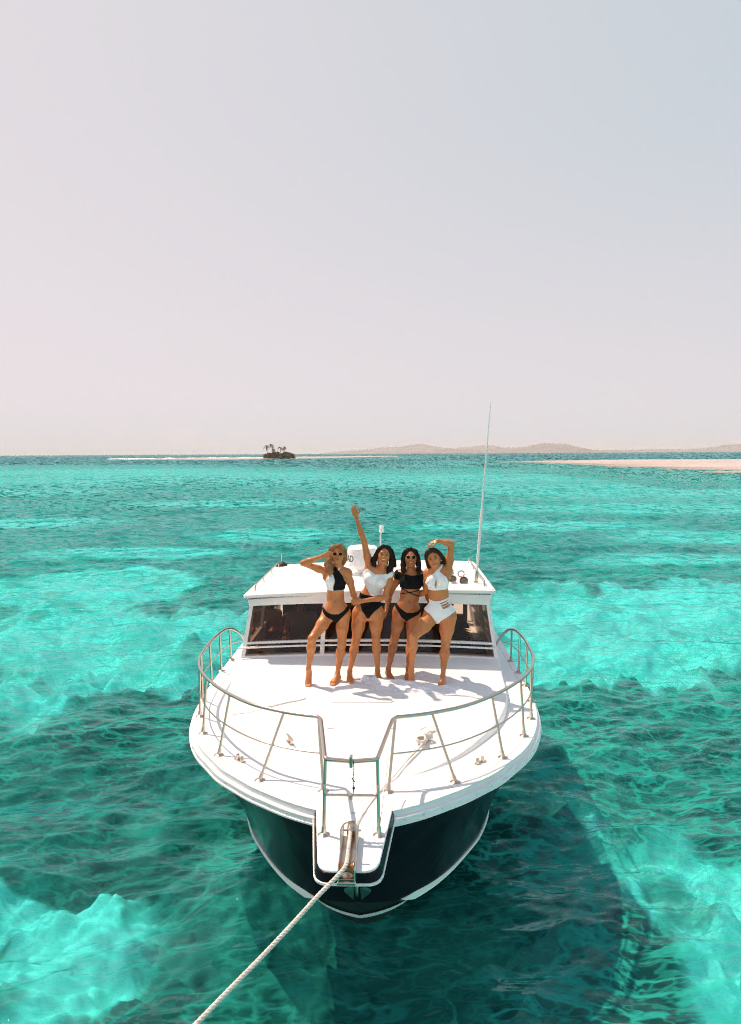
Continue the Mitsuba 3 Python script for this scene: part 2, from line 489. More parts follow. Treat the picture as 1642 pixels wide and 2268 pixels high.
SHEER = np.array([(0, 4.97), (0.16, 4.99), (0.31, 5.04), (0.54, 5.16), (0.71, 5.28), (0.88, 5.41), (1.05, 5.57), (1.21, 5.73), (1.375, 5.96), (1.53, 6.19), (1.65, 6.43), (1.755, 6.72),
                  (1.835, 7.02), (1.89, 7.42), (1.92, 7.95), (1.93, 8.6), (1.93, 9.6), (1.90, 11.5), (1.84, 13.0)])
CHINE = np.array([(0, 5.52, 0.55), (0.20, 5.57, 0.52), (0.36, 5.65, 0.49), (0.58, 5.89, 0.43), (0.80, 6.21, 0.37), (1.05, 6.66, 0.31), (1.25, 7.1, 0.25), (1.41, 7.65, 0.20), (1.50, 8.3, 0.16),
                  (1.56, 9.3, 0.13), (1.58, 11.0, 0.10), (1.56, 13.0, 0.08)])
KEEL = np.array([(5.52, 0.55), (5.70, 0.36), (5.86, 0.19), (5.96, 0.04), (6.05, -0.12), (6.30, -0.36), (7.0, -0.56), (9.0, -0.66), (13.0, -0.66)])


def zdeck(v):
    return np.interp(v, [4.9, 5.6, 7.0, 9.0, 13.0], [1.640, 1.622, 1.590, 1.590, 1.57])


NS = 110
tt = np.linspace(0, 1, NS) ** 1.25


def by_length(tab, t):
    s = np.r_[0, np.cumsum(np.linalg.norm(np.diff(tab, axis=0), axis=1))]
    return PchipInterpolator(s / s[-1], tab)(t)


sheer = by_length(SHEER, tt)
sheer = np.c_[sheer, zdeck(sheer[:, 1])]
chine = by_length(CHINE, tt)
keel = by_length(KEEL, tt)
keel = np.c_[np.zeros(NS), keel]


def both(f):
    """a half surface f(side) on both sides as one mesh"""
    return cat_mesh([f(1), f(-1)])


def mirror(P, s):
    return P * np.array([s, 1, 1.0])


def topside(s):
    rows = []
    top = sheer - [0, 0, 0.10]
    for t in np.linspace(0, 1, 16):
        P = top + (chine - top) * t
        flare = np.sin(np.pi * t) * np.interp(sheer[:, 1], [5.0, 6.2, 9.0], [0.02, 0.10, 0.03])
        P = P - np.c_[flare * np.minimum(P[:, 0] * 3, 1), -0.35 * flare * np.exp(-P[:, 0] * 3), np.zeros(NS)]
        P[:, 0] = np.maximum(P[:, 0], 0)
        rows.append(mirror(P, s))
    return grid_mesh(np.array(rows), flip=s > 0)


obj('hull', wmesh(both(topside)), 'navy_hull', boat, smooth=40)
inner = chine - np.c_[np.clip(np.minimum(chine[:, 0] * 0.4, 0.10), 0, 1), np.zeros(NS), np.full(NS, 0.012)]


def bottom_at(k, t):
    return inner[k] * (1 - t) + keel[k] * t


def bottom(s):
    return grid_mesh(np.array([mirror(chine, s)] + [mirror(inner * (1 - t) + keel * t, s) for t in np.linspace(0, 1, 8)]), flip=s > 0)


tr = np.array([[-1.84, 13, 1.5], [1.84, 13, 1.5], [1.56, 13, 0.08], [0, 13, -0.66], [-1.56, 13, 0.08]])
transom = trimesh.Trimesh(tr, [[0, 1, 2], [0, 2, 3], [0, 3, 4]], process=False)
obj('hull_bottom', wmesh(cat_mesh([both(bottom), transom])), 'antifouling', boat, smooth=30, label='black bottom paint below the white stripe')


def chine_stripe(s):
    k = np.where(chine[:, 0] > 0.37)[0]
    q = chine[k]
    w = np.interp(q[:, 0], [0.37, 0.48, 0.58, 0.80, 1.05, 1.4, 1.6], [0.005, 0.070, 0.062, 0.042, 0.026, 0.014, 0.012])
    out = np.c_[np.full(len(k), 0.012), np.full(len(k), -0.008)]
    a = q + np.c_[out, w * 0.45]
    b = q + np.c_[out + 0.004, -w * 0.55]
    c = b - [0.05, 0, 0.004]
    return grid_mesh(np.array([mirror(a - [0.02, 0, -0.004], s), mirror(a, s), mirror(b, s), mirror(c, s)]), flip=s > 0)


obj('chine_stripe', wmesh(both(chine_stripe)), 'trim_white', boat, smooth=30, label='white stripe along the chine above the water')


def boot_stripe(s):
    rows = []
    for zz in (0.235, 0.165):
        pts = []
        for k in range(NS):
            if inner[k, 2] <= zz or chine[k, 0] > 0.75:
                continue
            t = (inner[k, 2] - zz) / (inner[k, 2] - keel[k, 2])
            if not 0 <= t <= 1:
                pts.append(None)
                continue
            pts.append(bottom_at(k, t) + np.array([0.010, -0.016, -0.008]))
        rows.append(pts)
    kk = [i for i in range(min(map(len, rows))) if rows[0][i] is not None and rows[1][i] is not None]
    g = []
    for j in range(2):
        p = np.array([rows[j][i] for i in kk])
        zz = (0.235, 0.165)[j]
        stem = np.array([0, np.interp(-zz, -KEEL[:, 1], KEEL[:, 0]) - 0.016, zz - 0.008])
        g.append(mirror(np.vstack([stem, p]), s))
    return grid_mesh(np.array(g), flip=s > 0)


obj('boot_stripe', wmesh(both(boot_stripe)), 'trim_white', boat, smooth=False, label='white waterline stripe at the stem')

# rub rail swept round the sheer
prof = np.array([(-0.02, 0.004), (-0.004, 0.0), (0.0, -0.008), (0.0, -0.042), (0.026, -0.045), (0.032, -0.051), (0.034, -0.086), (0.043, -0.089), (0.045, -0.102), (0.036, -0.108), (-0.01, -0.112)])


def sweep_sheer(prof, s):
    t = np.gradient(sheer, axis=0)
    nrm = np.stack([t[:, 1], -t[:, 0]], 1)
    nrm /= np.linalg.norm(nrm, axis=1, keepdims=True)
    nrm[0] = [0, -1]
    rows = [mirror(sheer + np.c_[nrm * o, np.full(NS, z)], s) for o, z in prof]
    return grid_mesh(np.array(rows), flip=s > 0)


obj('rub_rail', wmesh(both(lambda s: sweep_sheer(prof, s))), 'gelcoat', boat, smooth=35, label='white stepped rub rail round the deck edge')
screws = []
for s in (1, -1):
    for k in range(6, NS - 30, 3):
        t = sheer[min(k + 1, NS - 1)] - sheer[k - 1]
        n = np.array([t[1], -t[0], 0]) / np.linalg.norm(t[:2])
        c = sheer[k] + n * 0.035 + [0, 0, -0.070]
        screws.append(moved(trimesh.creation.icosphere(1, 0.006), t=c * [s, 1, 1]))
obj('rail_screw', wmesh(cat_mesh(screws)), 'steel', boat, kind='stuff', label='row of screw heads in the rub rail')

# deck
vs = np.r_[4.972, 4.98, 5.0, 5.03, np.linspace(5.07, 6.6, 30), np.linspace(6.7, 13, 40)]
hw = PchipInterpolator(sheer[:, 1], sheer[:, 0])(vs)
cs = np.sin(np.linspace(-1, 1, 41) * np.pi / 2)
dk = np.stack([np.stack([c * hw, vs, zdeck(vs) + 0.004 + 0.018 * (1 - c * c)], -1) for c in cs], 1)
dm = grid_mesh(dk, flip=True)
cen = dm.triangles_center
dm.update_faces(~((np.abs(cen[:, 0]) < 1.52) & (cen[:, 1] > 8.75) & (cen[:, 1] < 11.2)))   # the cabin's well
obj('deck', wmesh(dm), 'deck_gelcoat', boat, smooth=True)
for s in (-1, 1):
    k = np.arange(9, NS - 8)
    t = np.gradient(sheer, axis=0)[k]
    n_ = np.stack([t[:, 1], -t[:, 0]], 1)
    n_ /= np.linalg.norm(n_, axis=1, keepdims=True)
    line = np.c_[sheer[k, :2] - n_ * 0.075, zdeck(sheer[k, 1]) + 0.0055]
    obj('deck_seam', wmesh(tube(line * [s, 1, 1], 0.0028, 6)), 'seam_light', boat, smooth=True)

# raised foredeck
TRUNK = PchipInterpolator([5.56, 5.74, 6.0, 6.36, 6.72, 7.2, 7.6, 8.2, 8.62], [0.38, 0.66, 0.92, 1.17, 1.37, 1.53, 1.60, 1.645, 1.675])
TRUNK_Z = PchipInterpolator([5.56, 5.75, 6.1, 6.7, 7.9, 8.15, 8.30, 8.62], [1.650, 1.672, 1.698, 1.722, 1.740, 1.750, 1.80, 1.835])


def trunk_z(u, v):
    h = TRUNK(v)
    c = np.clip(np.abs(u) / h, 0, 1)
    return TRUNK_Z(v) - np.interp(v, [5.56, 6.2, 8.6], [0.012, 0.035, 0.045]) * c * c


vt = np.r_[np.linspace(5.56, 6.0, 12), np.linspace(6.06, 8.1, 30), np.linspace(8.13, 8.62, 14)]
cols = []
edge = [(0.016, None), (0.006, -0.030), (0.002, -0.012), (-0.005, -0.004), (-0.016, 0.0)]
for s in (-1,):
    for o, dz in edge:
        h = TRUNK(vt)
        z = trunk_z(h, vt) + (dz or 0) if dz is not None else zdeck(vt) + 0.0
        cols.append(np.stack([s * (h + o), vt, z], -1))
for c in np.linspace(-0.96, 0.96, 31):
    h = TRUNK(vt)
    cols.append(np.stack([c * h, vt, trunk_z(c * h, vt)], -1))
for o, dz in edge[::-1]:
    h = TRUNK(vt)
    z = trunk_z(h, vt) + (dz or 0) if dz is not None else zdeck(vt) + 0.0
    cols.append(np.stack([h + o, vt, z], -1))
tg = np.stack(cols, 1)
front = tg[:1].copy()
front[..., 1] -= 0.03
front[..., 2] = zdeck(5.53)
obj('foredeck', wmesh(grid_mesh(np.concatenate([front, tg], 0), flip=True)), 'deck_gelcoat', boat, smooth=50, label='raised white foredeck the women stand on')

# hatch, slots, seams on the foredeck
hz = lambda u, v: trunk_z(u, v)
hm = []
for c0, c1, d0, d1, lift in ((-0.36, 0.29, 7.08, 7.55, 0.012),):
    P = np.array([[[u, v, hz(u, v) + lift] for u in np.linspace(c0, c1, 12)] for v in np.linspace(d0, d1, 8)])
    top = grid_mesh(P, flip=True)
    rim = np.vstack([P[0], P[1:, -1], P[-1, ::-1][1:], P[::-1, 0][1:]])
    lo = rim - [0, 0, lift + 0.01]
    hm += [top, grid_mesh(np.array([rim, lo]))]
hatch = obj('deck_hatch', wmesh(cat_mesh(hm)), 'deck_gelcoat', boat, smooth=30, label='low square hatch in front of the women')
for u0 in (-0.31, 0.31):
    z = hz(u0, 6.43)
    obj('deck_slot', wmesh(rbox([u0 - 0.032, 6.425, z - 0.005], [u0 + 0.032, 6.441, z + 0.006], 0.004)), 'seam', boat, smooth=30)


def hullpts(pts):
    m = trimesh.convex.convex_hull(np.asarray(pts, float))
    return m


# pulpit
def pulpit_outline(grow, n=10):
    h = 0.315
    pts = [(-h - grow, 5.60), (-h - grow, 5.10)]
    w1 = 0.215 + grow
    r = 0.10
    v0 = 4.245 - grow
    pts += [(-w1 - 0.006, v0 + r)]
    for t in np.linspace(0, np.pi / 2, n)[1:]:
        pts.append((-w1 + r * (1 - math.cos(t)) , v0 + r * (1 - math.sin(t))))
    L = np.array(pts)
    R = L[::-1] * [-1, 1]
    return np.vstack([L, R])


def slab(outline, z0, z1, r=0.0):
    """a flat slab of this outline with a softened upper edge"""
    rings = [(0, z0), (0, z1 - r), (r * 0.3, z1 - r * 0.3), (r, z1)] if r else [(0, z0), (0, z1)]
    c = outline.mean(0)
    pts = []
    pg = shapely.Polygon(outline)
    for o, z in rings:
        q = outline.copy()
        if o:
            n_ = np.roll(q, -1, 0) - np.roll(q, 1, 0)
            n_ = np.stack([n_[:, 1], -n_[:, 0]], 1)
            n_ /= np.linalg.norm(n_, axis=1, keepdims=True) + 1e-12
            sgn = np.sign(((q - c) * n_).sum(1).mean())
            q = q - n_ * sgn * o
        pts.append(np.c_[q, np.full(len(q), z)])
    P = np.array(pts)
    side = grid_mesh(np.concatenate([P, P[:, :1]], 1))
    caps = []
    for ring, up in ((P[-1], 1), (P[0], 0)):
        v2, f2 = trimesh.creation.triangulate_polygon(shapely.Polygon(ring[:, :2]), engine='earcut')
        v3 = np.c_[v2, np.full(len(v2), ring[0, 2])]
        caps.append(trimesh.Trimesh(v3, f2 if up else f2[:, ::-1], process=False))
    m = cat_mesh([side] + caps)
    m.merge_vertices()
    m.fix_normals()
    return m


pulpit = obj('pulpit', wmesh(slab(pulpit_outline(-0.010), 1.634, 1.652, 0.010)), 'deck_gelcoat', boat, smooth=40, label='narrow white bow platform')
po = [np.c_[pulpit_outline(g), np.full(len(pulpit_outline(g)), z)] for g, z in ((-0.016, 1.640), (-0.004, 1.634), (0.010, 1.578))]
obj('side_panel', wmesh(grid_mesh(np.array(po))), 'navy_hull', pulpit, smooth=40)
obj('trim', wmesh(slab(pulpit_outline(0.017), 1.562, 1.579, 0.004)), 'trim_white', pulpit, smooth=40)
obj('support', wmesh(hullpts([(-0.29, 5.62, 1.575), (0.29, 5.62, 1.575), (-0.18, 4.42, 1.565), (0.18, 4.42, 1.565), (-0.02, 5.35, 1.0), (0.02, 5.35, 1.0), (-0.05, 4.6, 1.53), (0.05, 4.6, 1.53)])), 'navy_hull', pulpit)
# bow eye plates on the stem
for s in (-1, 1):
    q = [(s * 0.022, 5.445, 0.765), (s * 0.105, 5.485, 0.765), (s * 0.115, 5.50, 0.695), (s * 0.035, 5.49, 0.63)]
    obj('stem_plate', wmesh(hullpts([np.array(p) + d for p in q for d in ((0, -0.055, 0), (0, 0.05, 0))])), 'steel', boat)
obj('bow_eye', wmesh(tube(round_corners([(0, 5.50, 0.86), (0, 5.36, 0.84), (0, 5.37, 0.70), (0, 5.54, 0.66)], 0.05), 0.012)), 'steel', boat, smooth=True)

# anchor roller
roller = obj('anchor_roller', wmesh(cat_mesh([rbox([-0.058, 4.13, 1.650], [-0.048, 4.66, 1.735], 0.004), rbox([0.048, 4.13, 1.650], [0.058, 4.66, 1.735], 0.004), rbox([-0.05, 4.16, 1.646], [0.05, 4.66, 1.656], 0.003),
                                              rbox([-0.062, 4.125, 1.632], [0.062, 4.15, 1.655], 0.006)])), 'steel', boat, smooth=30, label='steel bow roller with a bronze wheel')
rp = [(0.040, -0.046), (0.040, -0.040), (0.026, -0.022), (0.022, 0), (0.026, 0.022), (0.040, 0.040), (0.040, 0.046)]
obj('roller_wheel', wmesh(moved(lathe(rp, 20), Rotation.from_euler('y', 90, degrees=True).as_matrix(), (0, 4.20, 1.705))), 'bronze', roller, smooth=40)
hoop = [(-0.055, 4.36, 1.73)] + [(0.052 * -math.cos(t), 4.40 + 0.02 * math.sin(t), 1.84 + 0.055 * math.sin(t)) for t in np.linspace(0, np.pi, 12)] + [(0.055, 4.36, 1.73)]
obj('hoop', wmesh(tube(hoop, 0.006)), 'steel', roller, smooth=True)
obj('pin', wmesh(tube([(-0.075, 4.62, 1.72), (0.075, 4.62, 1.72)], 0.007)), 'steel', roller, smooth=True)
obj('windlass_block', wmesh(rbox([-0.03, 4.64, 1.65], [0.03, 4.76, 1.72], 0.015)), 'bronze', roller, smooth=40)

# bow rail
TOP = [(0.145, 4.735, 2.19), (0.19, 4.75, 2.19), (0.30, 5.50, 2.18), (0.34, 5.56, 2.18), (0.64, 5.68, 2.17), (0.93, 5.84, 2.17), (1.22, 6.13, 2.16), (1.42, 6.38, 2.155), (1.575, 6.62, 2.15), (1.70, 6.86, 2.145),
       (1.79, 7.1, 2.14), (1.87, 7.44, 2.13), (1.905, 7.85, 2.125), (1.92, 8.25, 2.12), (1.905, 8.60, 2.11), (1.87, 8.85, 2.07), (1.80, 9.10, 1.93), (1.74, 9.25, 1.75), (1.71, 9.32, 1.60)]
rc = np.array(TOP)
side = curve(rc[3:], 60)
start = round_corners([tuple(rc[0] * [0, 1, 1] - [0, 0.005, 0.012]), tuple(rc[1] - [0.03, 0.005, 0.006]), tuple(rc[1]), tuple(rc[2]), tuple(rc[3])], 0.09, 7)
right_path = np.vstack([start[:-1], side])
full = np.vstack([(right_path * [-1, 1, 1])[::-1], right_path[1:]])
rail = obj('bow_rail', wmesh(tube(full, 0.0165, 10)), 'steel', boat, smooth=True, label='stainless steel rail round the foredeck')
POST = [((0.20, 4.68), (0.19, 4.76, 2.19)), ((0.265, 5.31), (0.325, 5.545, 2.18)), ((0.83, 5.52), (0.64, 5.68, 2.17)), ((1.31, 6.02), (1.22, 6.13, 2.16)), ((1.60, 6.53), (1.575, 6.62, 2.15)),
        ((1.765, 7.0), (1.76, 7.02, 2.14)), ((1.875, 7.5), (1.87, 7.46, 2.13)), ((1.905, 8.02), (1.91, 7.97, 2.123)), ((1.915, 8.52), (1.913, 8.46, 2.115)), ((1.90, 9.0), (1.875, 8.82, 2.075))]
for s in (-1, 1):
    for i, (b, t) in enumerate(POST):
        zb = 1.652 if i < 1 else float(zdeck(b[1])) + 0.012
        if i == 1:
            zb = 1.652
        b3 = np.array([s * b[0], b[1], zb])
        t3 = np.array(t) * [s, 1, 1]
        d = (t3 - b3) / np.linalg.norm(t3 - b3)
        ms = [tube([b3, t3], 0.0125, 10), tube([b3, b3 + d * 0.055], [0.020, 0.0175], 10), moved(lathe([(0, -0.012), (0.046, -0.012), (0.046, 0.000), (0.030, 0.008), (0.016, 0.014), (0, 0.014)], 16), None, b3)]
        obj('stanchion', wmesh(cat_mesh(ms)), 'steel', rail, smooth=40)
    # middle rail from gate post to the aft end
    mids = []
    for i, (b, t) in enumerate(POST[1:]):
        zb = float(zdeck(b[1]))
        b3 = np.array([s * b[0], b[1], zb])
        mids.append(b3 + (np.array(t) * [s, 1, 1] - b3) * 0.52)
    mids.append(np.array([s * 1.80, 9.22, 1.80]))
    obj('mid_rail', wmesh(tube(curve(mids, 50), 0.0075, 8)), 'steel', rail, smooth=True)
    # diagonal brace on the gate
    obj('brace', wmesh(tube([np.array(POST[1][0] + (1.70,)) * [s, 1, 1] + [0, 0, 0.25], (s * 0.205, 4.70, 1.72)], 0.005, 6)), 'steel', rail, smooth=True) if s > 0 else None
low = round_corners([(-0.197, 4.70, 2.02), (-0.197, 4.69, 1.945), (0.197, 4.69, 1.945), (0.197, 4.70, 2.02)], 0.07, 7)
obj('cross_bar', wmesh(tube(low, 0.0105, 8)), 'steel', rail, smooth=True)
obj('latch', wmesh(rbox([-0.012, 4.70, 2.14], [0.012, 4.745, 2.225], 0.006)), 'steel', rail, smooth=30)
obj('latch', wmesh(rbox([-0.012, 4.668, 1.915], [0.012, 4.70, 1.957], 0.006)), 'steel', rail, smooth=30)
cord = [(0.016, 4.715, 2.19), (0.020, 4.715, 2.12), (0.014, 4.716, 2.05), (0.016, 4.716, 1.99), (0.018, 4.70, 1.955)]
obj('lanyard', wmesh(cat_mesh([tube(curve(cord, 16), 0.0035, 6), moved(trimesh.creation.icosphere(1, 0.011), t=(0.018, 4.715, 1.985)), tube([(0.005, 4.716, 2.06), (0.026, 4.716, 2.03)], 0.004, 6)])), 'dark_rubber', rail, smooth=True)


# cleats and chocks
def cleat(u, v, yaw, L=0.20):
    z = float(trunk_z(u, v))
    R = Rotation.from_euler('z', yaw, degrees=True).as_matrix()
    bar = tube([(-L / 2, 0, 0.056), (-L / 4, 0, 0.052), (0, 0, 0.050), (L / 4, 0, 0.052), (L / 2, 0, 0.056)], [0.005, 0.011, 0.013, 0.011, 0.005], 10)
    legs = [tube([(x, 0, -0.01), (x, 0, 0.045)], [0.017, 0.010], 10) for x in (-0.035, 0.035)]
    base = rbox([-0.065, -0.022, -0.012], [0.065, 0.022, 0.006], 0.006)
    return obj('cleat', wmesh(moved(cat_mesh([bar, base] + legs), R, (u, v, z))), 'steel', boat, smooth=40)


cleat(-0.665, 6.15, 118)
cleat(0.60, 6.17, 55)
for s in (-1, 1):
    u, v = s * 1.085, 5.90
    z = float(zdeck(v)) + 0.012
    ms = [moved(cat_mesh([tube([(x, 0, 0), (x, 0, 0.030), (x * 0.8, 0, 0.050)], [0.020, 0.017, 0.014], 10) for x in (-0.035, 0.035)] + [rbox([-0.07, -0.022, -0.01], [0.07, 0.022, 0.006], 0.005)]),
                Rotation.from_euler('z', s * 42, degrees=True).as_matrix(), (u, v, z))]
    obj('chock', wmesh(cat_mesh(ms)), 'steel', boat, smooth=40)


# ---- cabin
def zs(u):
    return 1.835 - 0.045 * (u / 1.6) ** 2


def zt(u):
    return 2.535 - 0.035 * (u / 1.6) ** 2 + 0.006 * u


def wp(u, t, out=0.0):
    """a point of the raked windshield: u at the sill, t from sill to brow, out towards the bow"""
    return np.array([u * (1 - 0.06 * t), 8.50 + 0.17 * t - out, zs(u) + (zt(u) - zs(u)) * t])


def strip(u0, u1, t0, t1, out0, out1, n=2):
    ps = []
    for u in np.linspace(u0, u1, n):
        for t in (t0, t1):
            for o in (out0, out1):
                ps.append(wp(u, t, o))
    return hullpts(ps)


frame = obj('windshield_frame', wmesh(cat_mesh([strip(-1.65, -1.60, -0.04, 1.0, -0.05, 0.022), strip(1.60, 1.65, -0.04, 1.0, -0.05, 0.022)] +
                                               [strip(a, b, 0.955, 1.02, -0.05, 0.012) for a, b in ((-1.60, -0.6), (-0.6, 0.55), (0.55, 1.60))] +
                                               [strip(a, b, -0.06, 0.020, -0.05, 0.030) for a, b in ((-1.60, -0.6), (-0.6, 0.55), (0.55, 1.60))])), 'gelcoat', boat, label='white frame of the three-part windshield')
for c in (-0.605, 0.545):
    obj('mullion', wmesh(strip(c - 0.028, c + 0.028, -0.03, 1.0, -0.04, 0.018)), 'gelcoat', frame)
for a, b in ((-1.602, -0.633), (-0.577, 0.517), (0.573, 1.602)):
    obj('cross_bar', wmesh(strip(a, b, 0.228, 0.262, -0.03, 0.020, 5)), 'trim_white', frame)
    obj('upper_pane', wmesh(grid_mesh(np.array([[wp(u, t, -0.012) for u in np.linspace(a, b, 6)] for t in (0.262, 0.955)]))), 'tinted_glass', frame)
    obj('lower_pane', wmesh(grid_mesh(np.array([[wp(u, t, -0.012) for u in np.linspace(a, b, 6)] for t in (0.020, 0.228)]))), 'tinted_glass', frame)
hr = [wp(u, 0.18 + 0.0 * u, 0.052) for u in np.linspace(-1.70, 1.62, 20)]
grab = obj('windshield_handrail', wmesh(tube(hr, 0.013, 8)), 'trim_white', boat, smooth=True)
for u in (-1.58, -0.605, 0.545, 1.58):
    obj('bracket', wmesh(tube([wp(u, 0.18, 0.052), wp(u, 0.18, -0.01)], 0.009, 6)), 'trim_white', grab, smooth=True)


def side_prism(s, v0, v1, z0, z1, th=0.05):
    ps = []
    for v in (v0, v1):
        for z in (z0, z1):
            h = 1.645 - 0.09 * (z - 1.8) / 0.7
            vv = v + (0.24 * (z - 1.8) if v < 8.7 else 0)
            for o in (0, -th):
                ps.append((s * (h + o), vv, z))
    return hullpts(ps)


for s in (-1, 1):
    side = obj('cabin_side', wmesh(cat_mesh([side_prism(s, 8.57, 11.3, 1.58, 1.90), side_prism(s, 8.57, 11.3, 2.44, 2.56), side_prism(s, 8.57, 8.68, 1.90, 2.44), side_prism(s, 9.62, 9.72, 1.90, 2.44), side_prism(s, 10.9, 11.3, 1.90, 2.44)])),
               'gelcoat', boat)
    for v0, v1 in ((8.72, 9.62), (9.72, 10.9)):
        q = np.array([[(s * (1.62 - 0.09 * (z - 1.8) / 0.7), v, z) for v in (v0, v1)] for z in (1.90, 2.44)])
        obj('side_pane', wmesh(grid_mesh(q)), 'tinted_glass', side)

# roof
ur = np.sin(np.linspace(-1, 1, 25) * np.pi / 2)


def roof_z(u, v):
    return 2.672 - 0.040 * (u / 1.62) ** 2 + 0.020 * u + 0.0 * v - 0.008 * np.clip(9.0 - v, 0, 1)


def roof_pts(inset, dz):
    vv = np.r_[8.53 + inset, 8.6, 8.8, np.linspace(9.0, 10.75, 8), 10.85 - inset]
    hwid = 1.625 - inset
    out = []
    for k, v in enumerate(vv):
        bow_in = 0.02 if k in (0, len(vv) - 1) else 0
        out.append([(u * (hwid - bow_in), v + (0.045 * (u * u) if v < 8.56 else 0), roof_z(u * hwid, v) + dz) for u in ur])
    return np.array(out)


top, mid, low_ = roof_pts(0.03, 0.0), roof_pts(0.0, -0.018), roof_pts(0.0, -0.052)


def rim_of(P):
    return np.vstack([P[0], P[1:, -1], P[-1, ::-1][1:], P[::-1, 0][1:]])


r0, r1, r2 = rim_of(top), rim_of(mid), rim_of(low_)
roof = obj('roof', wmesh(cat_mesh([grid_mesh(top, flip=True), grid_mesh(np.array([r0, r1, r2])), grid_mesh(low_)])), 'deck_gelcoat', boat, smooth=50, label='white cabin roof')
fa = [[np.array([u * 1.58, 8.575 + 0.045 * u * u, roof_z(u * 1.58, 8.6) - 0.050]) for u in ur], [wp(u * 1.65, 0.915, 0.034) for u in ur], [wp(u * 1.65, 0.905, -0.02) for u in ur]]
obj('brow', wmesh(grid_mesh(np.array(fa), flip=False)), 'gelcoat', roof, smooth=30)
obj('ceiling', wmesh(grid_mesh(roof_pts(0.06, -0.075))), 'cabin_dark', roof)
for s in (-1, 1):
    pts = [(s * 1.50, v, roof_z(s * 1.50, v) + 0.075) for v in np.linspace(8.78, 10.55, 12)]
    e0, e1 = (s * 1.50, 8.74, roof_z(s * 1.5, 8.8) - 0.005), (s * 1.50, 10.6, roof_z(s * 1.5, 10.6) - 0.005)
    gr = obj('grab_rail', wmesh(tube(round_corners([e0, (s * 1.5, 8.76, pts[0][2])] + pts[1:-1] + [(s * 1.5, 10.58, pts[-1][2]), e1], 0.05, 4), 0.011, 8)), 'steel', roof, smooth=True)
    for v in (9.35, 9.98):
        obj('post', wmesh(tube([(s * 1.5, v, roof_z(s * 1.5, v) - 0.005), (s * 1.5, v, roof_z(s * 1.5, v) + 0.075)], 0.009, 8)), 'steel', gr, smooth=True)

# radar dome with its lettering
rv, ru = 9.7, -0.125
dome = obj('radar_dome', wmesh(moved(lathe([(0, 0.375), (0.12, 0.374), (0.185, 0.366), (0.212, 0.345), (0.222, 0.30), (0.238, 0.12), (0.236, 0.10), (0.215, 0.085), (0.215, 0.078), (0.20, 0.055), (0.09, 0.04), (0.09, 0.0), (0, 0.0)], 48), None, (ru, rv, 2.70))),
           'trim_white', boat, smooth=35, label='white radar dome on the roof')
mat('letter_grey', (0.12, 0.11, 0.11), 0.6)
for ch, angd in (('A', -60), ('D', -41)):
    tm = meshkit.text_mesh(ch, 0.085, 0.004, bold=True)
    v = tm.vertices - [tm.bounds[:, 0].mean(), 0, 0]
    ang = math.radians(angd) + v[:, 0] / 0.232
    rr = 0.2305 + v[:, 2] + (0.19 - (v[:, 1] + 0.17)) * 0.09
    obj('letter', wmesh(trimesh.Trimesh(np.stack([ru + rr * np.sin(ang), rv - rr * np.cos(ang), 2.70 + 0.165 + v[:, 1]], 1), tm.faces, process=False)), 'letter_grey', dome)
ms = [tube([(0.13, 10.2, 2.66), (0.125, 10.2, 3.16), (0.14, 10.2, 3.22)], 0.010, 8)]
mast = obj('light_mast', wmesh(ms[0]), 'trim_white', boat, smooth=True)
obj('lamp', wmesh(moved(lathe([(0, 0), (0.036, 0), (0.038, 0.02), (0.033, 0.025), (0.033, 0.07), (0.038, 0.075), (0.036, 0.095), (0, 0.10)], 16), None, (0.14, 10.2, 3.21))), 'trim_white', mast, smooth=40)
gd = obj('satellite_puck', wmesh(moved(lathe([(0, 0.075), (0.05, 0.062), (0.085, 0.035), (0.10, 0), (0, 0)], 20), None, (-1.47, 10.7, roof_z(-1.47, 10.7) - 0.003))), 'dark_rubber', boat, smooth=40)
obj('stub_aerial', wmesh(tube([(-1.47, 10.7, roof_z(-1.47, 10.7) + 0.07), (-1.47, 10.7, roof_z(-1.47, 10.7) + 0.20)], 0.007, 6)), 'trim_white', gd, smooth=True)
# whip antenna on the right roof edge
ab = np.array([1.42, 8.98, roof_z(1.42, 8.98)])
at_ = np.array([1.60, 9.04, 5.06])
an = [ab + (at_ - ab) * t for t in (0.0, 0.12, 0.13, 0.40, 0.42, 0.75, 1.0)]
ant = obj('whip_antenna', wmesh(tube(an, [0.014, 0.014, 0.021, 0.019, 0.013, 0.009, 0.005], 10)), 'trim_white', boat, smooth=40, label='tall white whip antenna')
obj('bracket', wmesh(cat_mesh([rbox(ab + [-0.03, -0.05, -0.006], ab + [0.03, 0.05, 0.02], 0.006), tube([ab + [0.0, 0, 0.02], ab + [0.012, 0, 0.16]], 0.022, 10)])), 'steel', ant, smooth=40)
